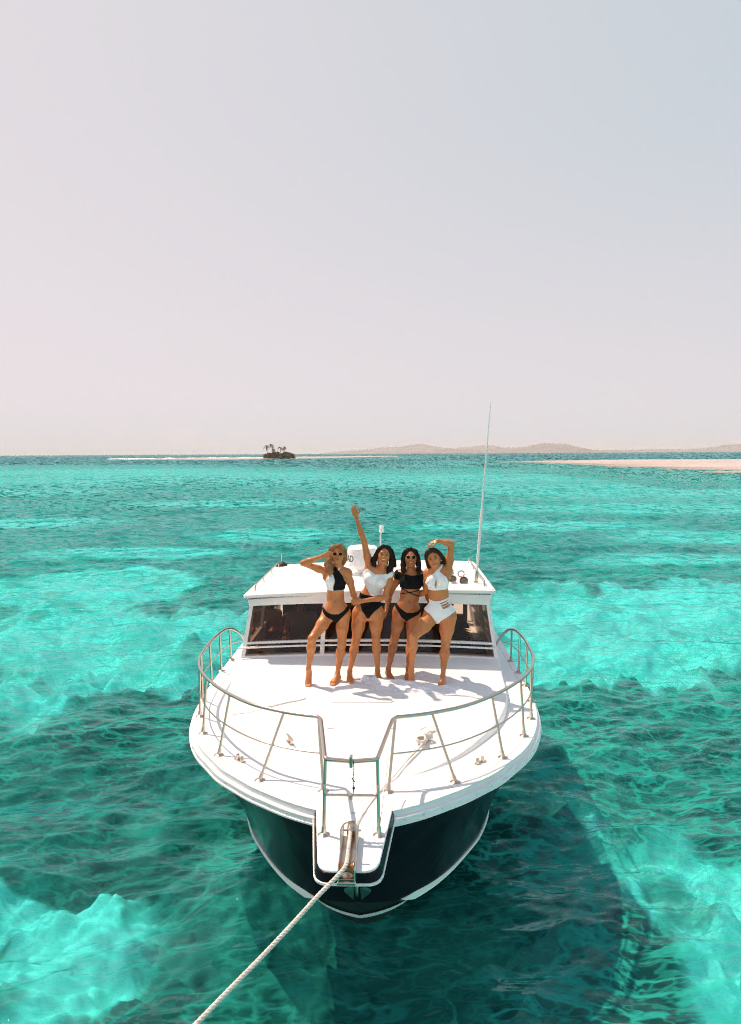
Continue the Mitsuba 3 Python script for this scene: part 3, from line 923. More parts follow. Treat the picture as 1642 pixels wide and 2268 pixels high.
# trumpet horns
for i, (u, v, z, r) in enumerate(((1.105, 8.93, 2.735, 0.050), (1.25, 8.93, 2.712, 0.057))):
    bell = lathe([(0, 0.0), (r * 0.50, 0.0), (r * 0.52, -0.004), (r * 0.96, -0.035), (r, -0.040), (r * 1.03, -0.034), (r * 0.62, 0.03), (r * 0.42, 0.09), (r * 0.34, 0.16), (0, 0.16)], 28)
    R = Rotation.from_euler('x', -90, degrees=True).as_matrix()
    h = obj('horn', wmesh(moved(bell, R, (u, v, z))), 'steel', boat, smooth=40, label='steel trumpet horn on the right of the roof')
    obj('throat', wmesh(moved(lathe([(0, 0.002), (r * 0.46, 0.002), (r * 0.46, -0.006), (0, -0.006)], 20), R, (u, v, z))), 'horn_grille', h, smooth=40)
    lp = [(u - 0.02 + 0.042 * math.sin(t), v + 0.12, z + 0.065 + 0.042 * math.cos(t)) for t in np.linspace(0.5 * np.pi, 2.4 * np.pi, 24)]
    obj('coil', wmesh(tube(lp, 0.010, 8)), 'steel', h, smooth=True)
    obj('foot', wmesh(tube([(u, v + 0.06, z - 0.02), (u, v + 0.06, roof_z(u, v) - 0.005)], 0.012, 8)), 'steel', h, smooth=True)
# wiper-like dark fittings on the roof by the women
for u in (-0.42, 0.33):
    obj('roof_fitting', wmesh(moved(lathe([(0, 0.045), (0.03, 0.04), (0.055, 0.012), (0.06, 0), (0, 0)], 14), None, (u, 8.9, roof_z(u, 8.9) - 0.002))), 'steel', boat, smooth=40)

# inside the cabin
inside = obj('cabin_floor', wmesh(rbox([-1.56, 8.62, 0.95], [1.56, 11.3, 1.0], 0.005)), 'cabin_dark', boat)
obj('dashboard', wmesh(hullpts([(-1.54, 8.60, 1.70), (1.54, 8.60, 1.70), (-1.54, 9.05, 1.87), (1.54, 9.05, 1.87), (-1.54, 9.10, 1.0), (1.54, 9.10, 1.0), (-1.54, 8.60, 1.0), (1.54, 8.60, 1.0)])), 'cabin_dark', boat)
bk = [rbox([a, 11.22, z0], [b, 11.28, z1], 0.004) for a, b, z0, z1 in ((-1.55, -1.44, 1.0, 2.56), (-1.44, -1.22, 1.0, 1.86), (-1.22, 0.44, 1.0, 2.56), (0.44, 0.56, 1.0, 1.72), (0.56, 1.33, 1.0, 2.56), (1.33, 1.49, 1.0, 1.70), (1.49, 1.56, 1.0, 2.56))]
obj('bulkhead', wmesh(cat_mesh(bk)), 'cabin_wood', boat)
for u0 in (-1.15, 0.75):
    st = obj('helm_seat', wmesh(cat_mesh([rbox([u0 - 0.27, 9.85, 1.45], [u0 + 0.27, 10.35, 1.58], 0.04), rbox([u0 - 0.27, 10.28, 1.55], [u0 + 0.27, 10.40, 1.92 if u0 < 0 else 2.15], 0.05)])), 'cushion', boat, smooth=40)
    obj('pedestal', wmesh(tube([(u0, 10.1, 1.0), (u0, 10.1, 1.46)], 0.05, 12)), 'steel', st, smooth=True)
wheel = [(0.78 + 0.20 * math.cos(t), 9.22 - 0.07 * math.sin(t), 1.82 + 0.19 * math.sin(t)) for t in np.linspace(0, 2 * np.pi, 28)[:-1]]
obj('steering_wheel', wmesh(cat_mesh([tube(wheel, 0.014, 8, closed=True), tube([wheel[0], wheel[13]], 0.01, 6), tube([wheel[7], (0.78, 9.26, 1.80)], 0.01, 6)])), 'dark_rubber', boat, smooth=True)

# ------------------------------------------------------------------ people: one smooth distance field per body, meshed once
def skin_tone(p, n, uv):
    t = mikit.fbm(p.x * 14, p.y * 14, p.z * 14, 3)
    b = mikit.fbm(p.x * 90, p.y * 90, p.z * 90, 2)
    return mi.Color3f(0.52, 0.185, 0.060) * (0.74 + 0.38 * t + 0.16 * b)


def skin_tone_deep(p, n, uv):
    t = mikit.fbm(p.x * 14, p.y * 14, p.z * 14, 3)
    return mi.Color3f(0.41, 0.137, 0.043) * (0.74 + 0.46 * t)


mat('skin_light', mikit.proc(skin_tone), 0.36, specular=0.5)
mat('skin_deep', mikit.proc(skin_tone_deep), 0.36, specular=0.5)
weave = lambda p, n, uv: 0.0006 * mikit.noise(p.x * 420, p.y * 420, p.z * 420) + 0.004 * mikit.fbm(p.x * 22, p.y * 22, p.z * 30, 2)
bumped('white_fabric', (0.80, 0.80, 0.82), 0.75, weave, eps=1e-3, sheen=0.3)
bumped('black_fabric', (0.006, 0.006, 0.008), 0.8, weave, eps=1e-3, specular=0.15)


def strands(a, b):
    def fn(p, n, uv):
        t = mikit.noise(p.x * 260, p.y * 260, p.z * 26)
        u = mikit.fbm(p.x * 30, p.y * 30, p.z * 8, 2)
        return mikit.mix(mi.Color3f(*a), mi.Color3f(*b), 0.55 * t + 0.45 * u)
    return fn


mat('hair_blonde', mikit.proc(strands((0.11, 0.038, 0.013), (0.46, 0.23, 0.10))), 0.5, specular=0.3)
mat('hair_dark', mikit.proc(strands((0.005, 0.003, 0.0025), (0.022, 0.010, 0.006))), 0.5, specular=0.2)
mat('hair_brown', mikit.proc(strands((0.008, 0.004, 0.003), (0.06, 0.026, 0.013))), 0.5, specular=0.2)
mat('lip_mat', (0.42, 0.10, 0.08), 0.35)
mat('teeth_mat', (0.82, 0.80, 0.74), 0.25)
mat('eye_mat', (0.012, 0.009, 0.008), 0.15)
mat('brow_mat', (0.05, 0.022, 0.013), 0.7)
mat('lens_mat', (0.006, 0.005, 0.004), 0.25, specular=0.15)
mat('gold_mat', (0.80, 0.55, 0.25), 0.22, metallic=1.0)
mat('nail_mat', (0.70, 0.42, 0.34), 0.25)


def surface_net(f, lo, h):
    """the zero surface of a sampled field as a mesh"""
    s = f < 0
    nx, ny, nz = f.shape
    idx = -np.ones((nx - 1, ny - 1, nz - 1), np.int64)
    c = np.zeros((nx - 1, ny - 1, nz - 1), np.int8)
    for a in (0, 1):
        for b in (0, 1):
            for d in (0, 1):
                c += s[a:nx - 1 + a, b:ny - 1 + b, d:nz - 1 + d]
    cells = np.argwhere((c > 0) & (c < 8))
    idx[tuple(cells.T)] = np.arange(len(cells))
    acc, cnt = np.zeros((len(cells), 3)), np.zeros(len(cells))
    corners = [(a, b, d) for a in (0, 1) for b in (0, 1) for d in (0, 1)]
    val = {q: f[tuple((cells + q).T)] for q in corners}
    for p in corners:
        for ax in range(3):
            if p[ax]:
                continue
            q = list(p)
            q[ax] = 1
            q = tuple(q)
            va, vb = val[p], val[q]
            x = (va < 0) != (vb < 0)
            t = np.where(x, va / np.where(x, va - vb, 1), 0)
            pt = np.tile(np.array(p, float), (len(cells), 1))
            pt[:, ax] += t
            acc[x] += pt[x]
            cnt[x] += 1
    v = lo + (cells + acc / cnt[:, None]) * h
    faces = []
    for ax in range(3):
        sl0, sl1 = [slice(None)] * 3, [slice(None)] * 3
        sl0[ax], sl1[ax] = slice(0, -1), slice(1, None)
        x = s[tuple(sl0)] != s[tuple(sl1)]
        e = np.argwhere(x)
        b, d = (ax + 1) % 3, (ax + 2) % 3
        dims = [nx, ny, nz]
        ok = (e[:, b] > 0) & (e[:, d] > 0) & (e[:, b] < dims[b] - 1) & (e[:, d] < dims[d] - 1)
        e = e[ok]
        q = []
        for ob, od in ((-1, -1), (0, -1), (0, 0), (-1, 0)):
            k = e.copy()
            k[:, b] += ob
            k[:, d] += od
            q.append(idx[tuple(k.T)])
        q = np.stack(q, 1)
        inside = s[tuple(e.T)]
        q = np.where(inside[:, None], q, q[:, ::-1])
        faces.append(q)
    q = np.vstack(faces)
    return trimesh.Trimesh(v, np.vstack([q[:, [0, 1, 2]], q[:, [0, 2, 3]]]), process=False)


class Field:
    def __init__(self, lo, hi, h=0.006):
        self.lo, self.h = np.asarray(lo, float), h
        self.n = np.ceil((np.asarray(hi) - lo) / h).astype(int) + 1
        self.f = np.full(self.n, 1.0, np.float32)
        self.ax = [(self.lo[i] + h * np.arange(self.n[i])).astype(np.float32) for i in range(3)]

    def like(self):
        g = Field.__new__(Field)
        g.lo, g.h, g.n, g.ax = self.lo, self.h, self.n, self.ax
        g.f = np.full(self.n, 1.0, np.float32)
        return g

    def box(self, lo, hi):
        a = np.clip(np.floor((np.asarray(lo) - self.lo) / self.h).astype(int), 0, self.n)
        b = np.clip(np.ceil((np.asarray(hi) - self.lo) / self.h).astype(int) + 1, 0, self.n)
        sl = tuple(slice(i, j) for i, j in zip(a, b))
        X, Y, Z = np.meshgrid(*[self.ax[i][sl[i]] for i in range(3)], indexing='ij', sparse=True)
        return sl, X, Y, Z

    def put(self, lo, hi, fn, k, cut=False):
        pad = k + 3 * self.h
        sl, X, Y, Z = self.box(np.asarray(lo) - pad, np.asarray(hi) + pad)
        if min(s.stop - s.start for s in sl) <= 0:
            return
        d = fn(X, Y, Z).astype(np.float32)
        self.f[sl] = -smin(-self.f[sl], d, k) if cut else smin(self.f[sl], d, k)

    def cone(self, a, b, ra, rb, k=0.02):
        """a limb: sphere ra at a to sphere rb at b"""
        a, b = np.asarray(a, float), np.asarray(b, float)
        ab = b - a
        L2 = float(ab @ ab) + 1e-12

        def fn(X, Y, Z):
            t = np.clip(((X - a[0]) * ab[0] + (Y - a[1]) * ab[1] + (Z - a[2]) * ab[2]) / L2, 0, 1)
            return np.sqrt((X - a[0] - ab[0] * t) ** 2 + (Y - a[1] - ab[1] * t) ** 2 + (Z - a[2] - ab[2] * t) ** 2) - (ra + (rb - ra) * t)
        r = max(ra, rb)
        self.put(np.minimum(a, b) - r, np.maximum(a, b) + r, fn, k)

    def ell(self, c, r, R=np.eye(3), k=0.03, cut=False):
        """ellipsoid with half sizes r along the columns of R"""
        c, r, R = np.asarray(c, float), np.asarray(r, float), np.asarray(R, float)

        def fn(X, Y, Z):
            q = [(X - c[0]) * R[0, i] + (Y - c[1]) * R[1, i] + (Z - c[2]) * R[2, i] for i in range(3)]
            k0 = np.sqrt(sum((q[i] / r[i]) ** 2 for i in range(3)))
            k1 = np.sqrt(sum((q[i] / r[i] ** 2) ** 2 for i in range(3))) + 1e-6
            return k0 * (k0 - 1) / k1
        self.put(c - r.max(), c + r.max(), fn, k, cut)

    def merge(self, other, k):
        self.f = smin(self.f, other.f, k)

    def mesh(self, f=None):
        f = self.f if f is None else f
        m = np.argwhere(f < 0)
        a, b = np.maximum(m.min(0) - 2, 0), np.minimum(m.max(0) + 3, self.n)
        f = f[tuple(slice(i, j) for i, j in zip(a, b))]
        return surface_net(np.pad(f, 1, constant_values=1.0), self.lo + (a - 1) * self.h, self.h)


def unit(v):
    v = np.asarray(v, float)
    return v / (np.linalg.norm(v) + 1e-12)


def rotv(v, axis, deg):
    return Rotation.from_rotvec(unit(axis) * math.radians(deg)).apply(v)


def hand(F, wrist, d, n, thumb, curl=(20, 25, 15), spread=6, s=1.0, thumb_curl=25, each=None):
    """palm and five fingers: d towards the fingers, n out of the palm, thumb = the side the thumb leaves from (a vector)"""
    d = unit(d)
    n = unit(np.asarray(n) - d * np.dot(n, d))
    t = unit(np.asarray(thumb) - d * np.dot(thumb, d) - n * np.dot(thumb, n))
    w = np.asarray(wrist, float)
    R = np.stack([t, n, d], 1)
    F.ell(w + d * 0.045 * s, np.array([0.036, 0.0145, 0.050]) * s, R, 0.012)
    F.cone(w - d * 0.012, w + d * 0.025 * s, 0.0215 * s, 0.022 * s, 0.012)
    tips = []
    for i, (off, L, r) in enumerate(((0.027, 0.066, 0.0088), (0.009, 0.074, 0.0092), (-0.009, 0.069, 0.0088), (-0.026, 0.053, 0.0078))):
        c = np.array(each[i] if each else curl, float) * (1 + 0.12 * (i - 1.5))
        base = w + (d * 0.080 + t * off - d * abs(off) * 0.18) * s
        dirv = rotv(d, n, -spread * (off / 0.018) * 0.5 if np.dot(np.cross(n, d), t) < 0 else spread * (off / 0.018) * 0.5)
        p = base - d * 0.012 * s
        ax = np.cross(d, n)
        for j, (fr, cc) in enumerate(zip((0.45, 0.30, 0.25), c)):
            dirv = rotv(dirv, ax, cc)
            q = p + dirv * L * fr * s + (d * 0.012 * s if j == 0 else 0)
            F.cone(p, q, r * s * (1 - 0.10 * j), r * s * (0.92 - 0.12 * j), 0.004)
            p = q
        tips.append(p)
    ax = np.cross(d, n)
    p = w + (d * 0.018 + t * 0.022) * s
    dv = unit(d * 0.75 + t * 0.75 + n * 0.25)
    for j, (L, r) in enumerate(((0.034, 0.0125), (0.028, 0.0100), (0.022, 0.0085))):
        q = p + dv * L * s
        F.cone(p, q, r * s, r * 0.9 * s, 0.006)
        p = q
        dv = unit(dv * math.cos(math.radians(thumb_curl)) + (d * 0.8 + n * 0.5 - t * 0.5) * math.sin(math.radians(thumb_curl)))
    tips.append(p)
    return tips


def foot(F, ball, heading, ground, tiptoe=False, k=0.012):
    """a bare foot on its ball at ground height; returns the ankle"""
    h = unit([heading[0], heading[1], 0])
    side = np.array([-h[1], h[0], 0])
    up = np.array([0, 0, 1.0])
    ball = np.array([ball[0], ball[1], ground])
    B = ball + up * 0.022
    if tiptoe:
        heel, ankle = ball - h * 0.065 + up * 0.125, ball - h * 0.030 + up * 0.185
    else:
        heel, ankle = ball - h * 0.150 + up * 0.028, ball - h * 0.118 + up * 0.085
    F.cone(heel, ankle, 0.027, 0.026, 0.02)
    for o, r in ((-0.020, 0.021), (0.020, 0.021), (0, 0.023)):
        F.cone(heel * 0.8 + ankle * 0.2 + side * o * 0.4, B + side * o, 0.024, r, 0.02)
    F.cone(ankle, B - h * 0.02 + up * 0.010, 0.026, 0.020, 0.02)
    for i, (o, L, r) in enumerate(((0.030, 0.050, 0.0115), (0.012, 0.052, 0.0085), (-0.002, 0.047, 0.008), (-0.015, 0.041, 0.0075), (-0.027, 0.033, 0.007))):
        p = B + side * o - up * (0.022 - r - 0.001)
        F.cone(p, p + h * L, r * 1.15, r, 0.004)
    return ankle


def lash(points, r):
    return tube(points, r, 6)


def ground_at(px, py):
    """where a line of sight meets the foredeck"""
    D = 7.9
    for _ in range(12):
        p = atD(px, py, D)
        l = local(p)
        z = float(trunk_z(l[0], np.clip(l[1], 5.6, 8.6)))
        D = atz(px, py, z)[1]
    p = atz(px, py, z)
    return p, z


def figure(key, q, skin):
    """q: joints in world metres and sizes. Returns the torso field (for the clothes), the whole field and the head's frame"""
    pts = np.array([v for v in q['J'].values()])
    lo, hi = pts.min(0) - [0.24, 0.26, 0.10], pts.max(0) + [0.24, 0.26, 0.26]
    B = Field(lo, hi, 0.0058)
    J, S = q['J'], q.get('S', {})
    lat = unit(J['shL'] - J['shR'])
    latp = unit(J['hipL'] - J['hipR'])
    spine = unit(J['chest'] - J['pelvis'])
    fwd = unit(np.cross(spine, lat)) if q.get('fwd') is None else unit(q['fwd'])
    if fwd[1] > 0:
        fwd = -fwd
    g = lambda k, d: S.get(k, d)
    up = np.array([0, 0, 1.0])
    Rc = np.stack([lat, fwd, unit(np.cross(lat, fwd)) * (1 if np.cross(lat, fwd)[2] > 0 else -1)], 1)
    Rp = np.stack([latp, fwd, unit(np.cross(latp, fwd)) * (1 if np.cross(latp, fwd)[2] > 0 else -1)], 1)
    chest, waist, pel = J['chest'], J['waist'], J['pelvis']
    # trunk
    B.ell(chest, [g('chest', 0.130), 0.098, 0.155], Rc, 0.05)
    B.ell(chest + spine * 0.105 - fwd * 0.01, [g('chest', 0.130) * 1.05, 0.080, 0.085], Rc, 0.05)
    B.ell(waist, [g('waist', 0.115), 0.083, 0.13], Rc, 0.06)
    B.ell(pel, [g('hip', 0.155), 0.105, 0.115], Rp, 0.06)
    B.ell(pel + spine * 0.03 + fwd * 0.030, [0.10, 0.075, 0.10], Rp, 0.05)
    for s in (-1, 1):
        B.ell(pel - latp * s * 0.075 - fwd * 0.06 - spine * 0.045, [0.085, 0.078, 0.09], Rp, 0.04)
        b = g('bust', 0.058)
        B.ell(chest + lat * s * g('bust_x', 0.068) + fwd * 0.075 + spine * g('bust_z', 0.010), [b, b * 0.95, b * 1.05], Rc, 0.03)
        sh = J['shL'] if s > 0 else J['shR']
        B.cone(J['neck'] - spine * 0.03, sh, 0.046, 0.044, 0.05)
        B.cone(chest + lat * s * 0.10 + spine * 0.04, sh, 0.055, 0.042, 0.05)
        # collar bones
        B.cone(J['neck'] + fwd * 0.050 - spine * 0.030 + lat * s * 0.015, sh + fwd * 0.032 + spine * 0.012, 0.008, 0.007, 0.018)
    B.ell(waist - spine * 0.045 + fwd * 0.083, [0.007, 0.012, 0.009], Rc, 0.012, cut=True)
    # legs
    for s, L in ((-1, 'R'), (1, 'L')):
        hip, knee, ank = J['hip' + L], J['knee' + L], J['ankle' + L]
        th = g('thigh', 0.083)
        out = latp * s * 0.012
        B.cone(hip + out, hip * 0.55 + knee * 0.45, th, th * 0.84, 0.05)
        B.cone(hip * 0.55 + knee * 0.45, knee, th * 0.84, 0.047, 0.03)
        back = -fwd
        shin = unit(ank - knee)
        m = knee + (ank - knee) * 0.30
        B.cone(knee, m + back * 0.016, 0.045, g('calf', 0.050), 0.03)
        B.cone(m + back * 0.016, knee + (ank - knee) * 0.70, g('calf', 0.050), 0.031, 0.03)
        B.cone(knee + (ank - knee) * 0.66, ank, 0.032, 0.026, 0.02)
        B.ell(knee + fwd * 0.022, [0.033, 0.030, 0.042], Rp, 0.025)
        f = q['feet'][L]
        G = B.like()
        foot(G, f['ball'], f['heading'], f['ground'], f.get('tiptoe', False))
        B.merge(G, 0.02)
    torso = B.f.copy()
    # neck and head
    H = B.like()
    hc, hf, hu = J['head'], unit(q['face']), None
    hu = unit(np.asarray(q['headup']) - hf * np.dot(q['headup'], hf))
    hl = np.cross(hu, hf)
    if hl @ lat < 0:
        hl = -hl
    Rh = np.stack([hl, hf, hu], 1)
    at = lambda x, y, z: hc + hl * x + hf * y + hu * z
    H.cone(J['neck'] - spine * 0.02, at(0, -0.015, -0.075), 0.050, 0.047, 0.03)
    H.ell(at(0, -0.012, 0.022), [0.074, 0.092, 0.088], Rh, 0.02)
    H.ell(at(0, 0.028, -0.030), [0.058, 0.058, 0.078], Rh, 0.035)
    H.ell(at(0, 0.058, -0.088), [0.026, 0.022, 0.020], Rh, 0.035)
    for s in (-1, 1):
        H.cone(at(s * 0.055, -0.01, -0.040), at(s * 0.022, 0.052, -0.086), 0.014, 0.014, 0.03)
        H.ell(at(s * 0.040, 0.058, -0.022), [0.020, 0.016, 0.016], Rh, 0.025)
        H.ell(at(s * 0.031, 0.085, 0.006), [0.017, 0.012, 0.010], Rh, 0.014, cut=True)
        H.ell(at(s * 0.073, -0.010, -0.005), [0.008, 0.018, 0.030], Rh, 0.006)
        H.cone(at(s * 0.012, 0.083, 0.022), at(s * 0.045, 0.070, 0.022), 0.007, 0.006, 0.012)
    H.cone(at(0, 0.080, 0.012), at(0, 0.098, -0.028), 0.007, 0.0115, 0.012)
    for s in (-1, 1):
        H.ell(at(s * 0.011, 0.090, -0.032), [0.008, 0.009, 0.007], Rh, 0.008)
    H.ell(at(0, 0.078, -0.058), [0.024, 0.012, 0.014], Rh, 0.014)
    if q.get('mouth') in ('laugh', 'smile'):
        H.ell(at(0, 0.096, -0.060), [0.027, 0.018, 0.016 if q['mouth'] == 'laugh' else 0.010], Rh, 0.004, cut=True)
    B.merge(H, 0.022)
    # arms
    for s, L in ((-1, 'R'), (1, 'L')):
        A = B.like()
        sh, el, wr = J['sh' + L], J['el' + L], J['wr' + L]
        a = g('arm', 0.041)
        A.cone(sh, sh * 0.6 + el * 0.4, 0.047, a, 0.03)
        A.cone(sh * 0.6 + el * 0.4, el, a, 0.033, 0.03)
        A.cone(el, el * 0.68 + wr * 0.32, 0.034, 0.034, 0.02)
        A.cone(el * 0.68 + wr * 0.32, wr, 0.034, 0.0225, 0.03)
        hd = q['hands'][L]
        hand(A, wr, hd['d'], hd['n'], hd['thumb'], **{k: v for k, v in hd.items() if k not in ('d', 'n', 'thumb')})
        B.merge(A, 0.014)
    body = B.mesh()
    scene_key = obj('body', body, skin, key, smooth=True)
    return B, torso, at, Rh, fwd


def cloth(key, name, B, field, polys, bsdf, D0, Zc, th=0.006, front=None, hole=(), label=None, keep=None):
    """cloth that follows the body: a thin shell over the field inside a pattern drawn in the (x, z) plane of the figure.
    polys: outlines in world (x, z); hole: cut-outs; front: keep only what lies nearer than this y"""
    pg = shapely.union_all([shapely.Polygon(p).buffer(0) for p in polys])
    for h in hole:
        pg = pg.difference(shapely.Polygon(h).buffer(0))
    x0, z0, x1, z1 = pg.buffer(0.03).bounds
    sl, X, Y, Z = B.box([x0, B.lo[1], z0], [x1, B.lo[1] + B.n[1] * B.h, z1])
    XX, ZZ = np.meshgrid(X.ravel(), Z.ravel(), indexing='ij')
    pts = shapely.points(XX, ZZ)
    d2 = np.where(shapely.contains(pg, pts), -1.0, 1.0) * shapely.distance(pg.boundary, pts)
    f = field[sl]
    g = np.maximum(f - th, d2[:, None, :])
    g = np.maximum(g, -(f + 0.009))
    if front is not None:
        g = np.maximum(g, Y - front)
    if keep is not None:
        g = np.maximum(g, keep(X, Y, Z))
    lo = np.array([B.ax[i][sl[i].start] for i in range(3)])
    m = surface_net(np.pad(g, 1, constant_values=1.0), lo - B.h, B.h)
    return obj(name, m, bsdf, key, smooth=50, label=label)


def face_parts(key, q, at, Rh, B):
    glasses = q.get('glasses')
    e = lambda c, r: moved(trimesh.Trimesh(trimesh.creation.icosphere(2).vertices * r, trimesh.creation.icosphere(2).faces), Rh, c)
    for s in (-1, 1):
        if not glasses:
            obj('eye', e(at(s * 0.031, 0.074, 0.006), [0.0125, 0.008, 0.0058]), 'eye_mat', key, smooth=True)
        obj('eyebrow', tube([at(s * 0.013, 0.088, 0.023), at(s * 0.030, 0.086, 0.030), at(s * 0.047, 0.072, 0.025)], [0.0028, 0.0038, 0.002], 6), 'brow_mat', key, smooth=True)
    m = q.get('mouth')
    if m in ('laugh', 'smile'):
        o = 0.0155 if m == 'laugh' else 0.0095
        w = 0.030
        up_ = [at(x, 0.087 - 0.35 * x * x / 0.028, -0.059 + o * (1 - (x / w) ** 2) * 0.75 + 0.006 * (x / w) ** 2) for x in np.linspace(-w, w, 9)]
        lo_ = [at(x, 0.086 - 0.35 * x * x / 0.028, -0.059 - o * (1 - (x / w) ** 2) * 1.15 + 0.006 * (x / w) ** 2) for x in np.linspace(-w, w, 9)]
        obj('lips', cat_mesh([tube(up_, [0.002, 0.003, 0.0038, 0.0042, 0.0038, 0.0042, 0.0038, 0.003, 0.002], 6), tube(lo_, [0.002, 0.0035, 0.0045, 0.005, 0.005, 0.005, 0.0045, 0.0035, 0.002], 6)]), 'lip_mat', key, smooth=True)
        obj('teeth', e(at(0, 0.0815, -0.0535), [0.022, 0.007, 0.0075]), 'teeth_mat', key, smooth=True)
    elif m == 'closed':
        xs = np.linspace(-0.024, 0.024, 9)
        for dz, k in ((0.0028, 0.8), (-0.0035, 1.0)):
            obj('lip', tube([at(x, 0.089 - 7.0 * x * x, -0.0595 + dz * (1 - (x / 0.024) ** 2) + 9.0 * x * x) for x in xs], np.array([0.0015, 0.0028, 0.0036, 0.0042, 0.0040, 0.0042, 0.0036, 0.0028, 0.0015]) * k, 6), 'lip_mat', key, smooth=True)
    else:
        r = 0.017 if m == 'pout' else 0.023
        obj('lips', cat_mesh([e(at(0, 0.086 + (0.006 if m == 'pout' else 0), -0.0545), [r, 0.008, 0.0052]), e(at(0, 0.085 + (0.006 if m == 'pout' else 0), -0.0635), [r * 0.85, 0.0085, 0.0062])]), 'lip_mat', key, smooth=True)
    if glasses:
        g = thing_part = obj('sunglasses', cat_mesh([tube([at(-0.009, 0.101, 0.012), at(0, 0.104, 0.015), at(0.009, 0.101, 0.012)], 0.0022, 6)] +
                                                    [tube([at(s * 0.033 + 0.0225 * math.cos(t), 0.099 - 0.25 * abs(s * 0.033 + 0.0225 * math.cos(t)) , 0.006 + 0.0215 * math.sin(t)) for t in np.linspace(0, 2 * np.pi, 25)[:-1]], 0.0017, 6, closed=True) for s in (-1, 1)] +
                                                    [tube([at(s * 0.058, 0.084, 0.010), at(s * 0.076, 0.055, 0.008), at(s * 0.078, -0.01, 0.006)], 0.0024, 6) for s in (-1, 1)]), 'gold_mat', key, smooth=True)
        for s in (-1, 1):
            c = at(s * 0.033, 0.0905, 0.006)
            nrm = unit(at(s * 0.08, 0.3, 0) - at(0, 0, 0))
            R = frame_to(nrm, Rh[:, 2])
            obj('lens', moved(lathe([(0, 0.002), (0.016, 0.001), (0.0215, -0.001), (0.0215, -0.003), (0, -0.003)], 24), R, c), 'lens_mat', g, smooth=40)


def hair(key, name, bsdf, at, Rh, lo, hi, locks, cap=True, cap_r=(0.083, 0.100, 0.097), hairline=0.044, part=0.0, seed=1, loose=60, wave=0.006):
    """a head of hair: cap and locks in one field, combed relief along the fall, and loose strands over it"""
    F = Field(lo, hi, 0.006)
    if cap:
        F.ell(at(0, -0.020, 0.027), cap_r, Rh, 0.03)
    for ln in locks:
        for (a, ra), (b, rb) in zip(ln[:-1], ln[1:]):
            F.cone(a, b, ra, rb, 0.022)
    # the face stays free
    F.ell(at(part, 0.088, -0.030), [0.063, 0.077, 0.074 + hairline], Rh, 0.012, cut=True)
    m = F.mesh()
    v, n = m.vertices, m.vertex_normals
    loc_ = (v - at(0, 0, 0)) @ Rh
    ang = np.arctan2(loc_[:, 0], -loc_[:, 1])
    rel = meshkit.fbm(np.stack([ang * 11 + loc_[:, 2] * 3, loc_[:, 2] * 5, loc_[:, 0] * 5], -1), 2, seed) - 0.5
    rel2 = meshkit.noise(np.stack([v[:, 0] * 120, v[:, 1] * 120, v[:, 2] * 11], -1), seed + 3) - 0.5
    m.vertices = v + n * (rel * 0.008 + rel2 * 0.0045)[:, None]
    ms = [m]
    r = np.random.default_rng(seed)
    for ln in locks:
        P = np.array([p for p, _ in ln])
        Rr = np.array([x for _, x in ln])
        if len(P) < 3:
            continue
        sc_ = np.linspace(0, 1, len(P))
        path_, rad_ = PchipInterpolator(sc_, P), PchipInterpolator(sc_, Rr)
        for _ in range(max(8, 3 * loose // max(1, len(locks)))):
            o = r.normal(0, 1, 3)
            o /= np.linalg.norm(o)
            t = np.linspace(r.uniform(0, 0.35), r.uniform(0.8, 1.0), 12)
            c = path_(t) + o * rad_(t)[:, None] * r.uniform(0.92, 1.10)
            c += np.stack([np.sin(t * 9 + r.uniform(0, 6)), np.cos(t * 8 + r.uniform(0, 6)), t * 0], 1) * wave * t[:, None]
            c[-3:] += r.normal(0, 0.006, 3) * np.array([[0.3], [0.7], [1.0]])
            c0 = (c - at(part, 0.088, -0.030)) @ Rh
            if (((c0 / [0.055, 0.075, 0.070 + hairline]) ** 2).sum(1) < 1).any():
                continue
            ms.append(tube(c, np.linspace(0.0030, 0.0007, 12), 4))
    return obj(name, cat_mesh(ms), bsdf, key, smooth=True)

ZX, ZY, ZS = 656.5, 1104.2, 0.23626


def Q(x, y, D):
    return atD(ZX + ZS * x, ZY + ZS * y, D)


def XZ(pts, D):
    return [(lambda p: (p[0], p[2]))(Q(x, y, D)) for x, y in pts]


def foot_at(x, y, heading, tiptoe=False):
    p, z = ground_at(ZX + ZS * x, ZY + ZS * y)
    h = unit([heading[0], heading[1], 0])
    ball = np.array([p[0], p[1], z])
    ank = ball - h * (0.030 if tiptoe else 0.118) + [0, 0, 0.185 if tiptoe else 0.085]
    return {'ball': ball, 'heading': h, 'ground': z, 'tiptoe': tiptoe}, ank


FACE = unit([0.0, -1.0, 0.16])
UPH = np.array([0, 0, 1.0])


def joints(D, spec, feet):
    J = {k: Q(x, y, D + dy) for k, (x, y, dy) in spec.items()}
    fe = {}
    for L in 'RL':
        fe[L], J['ankle' + L] = foot_at(*feet[L])
    return J, fe


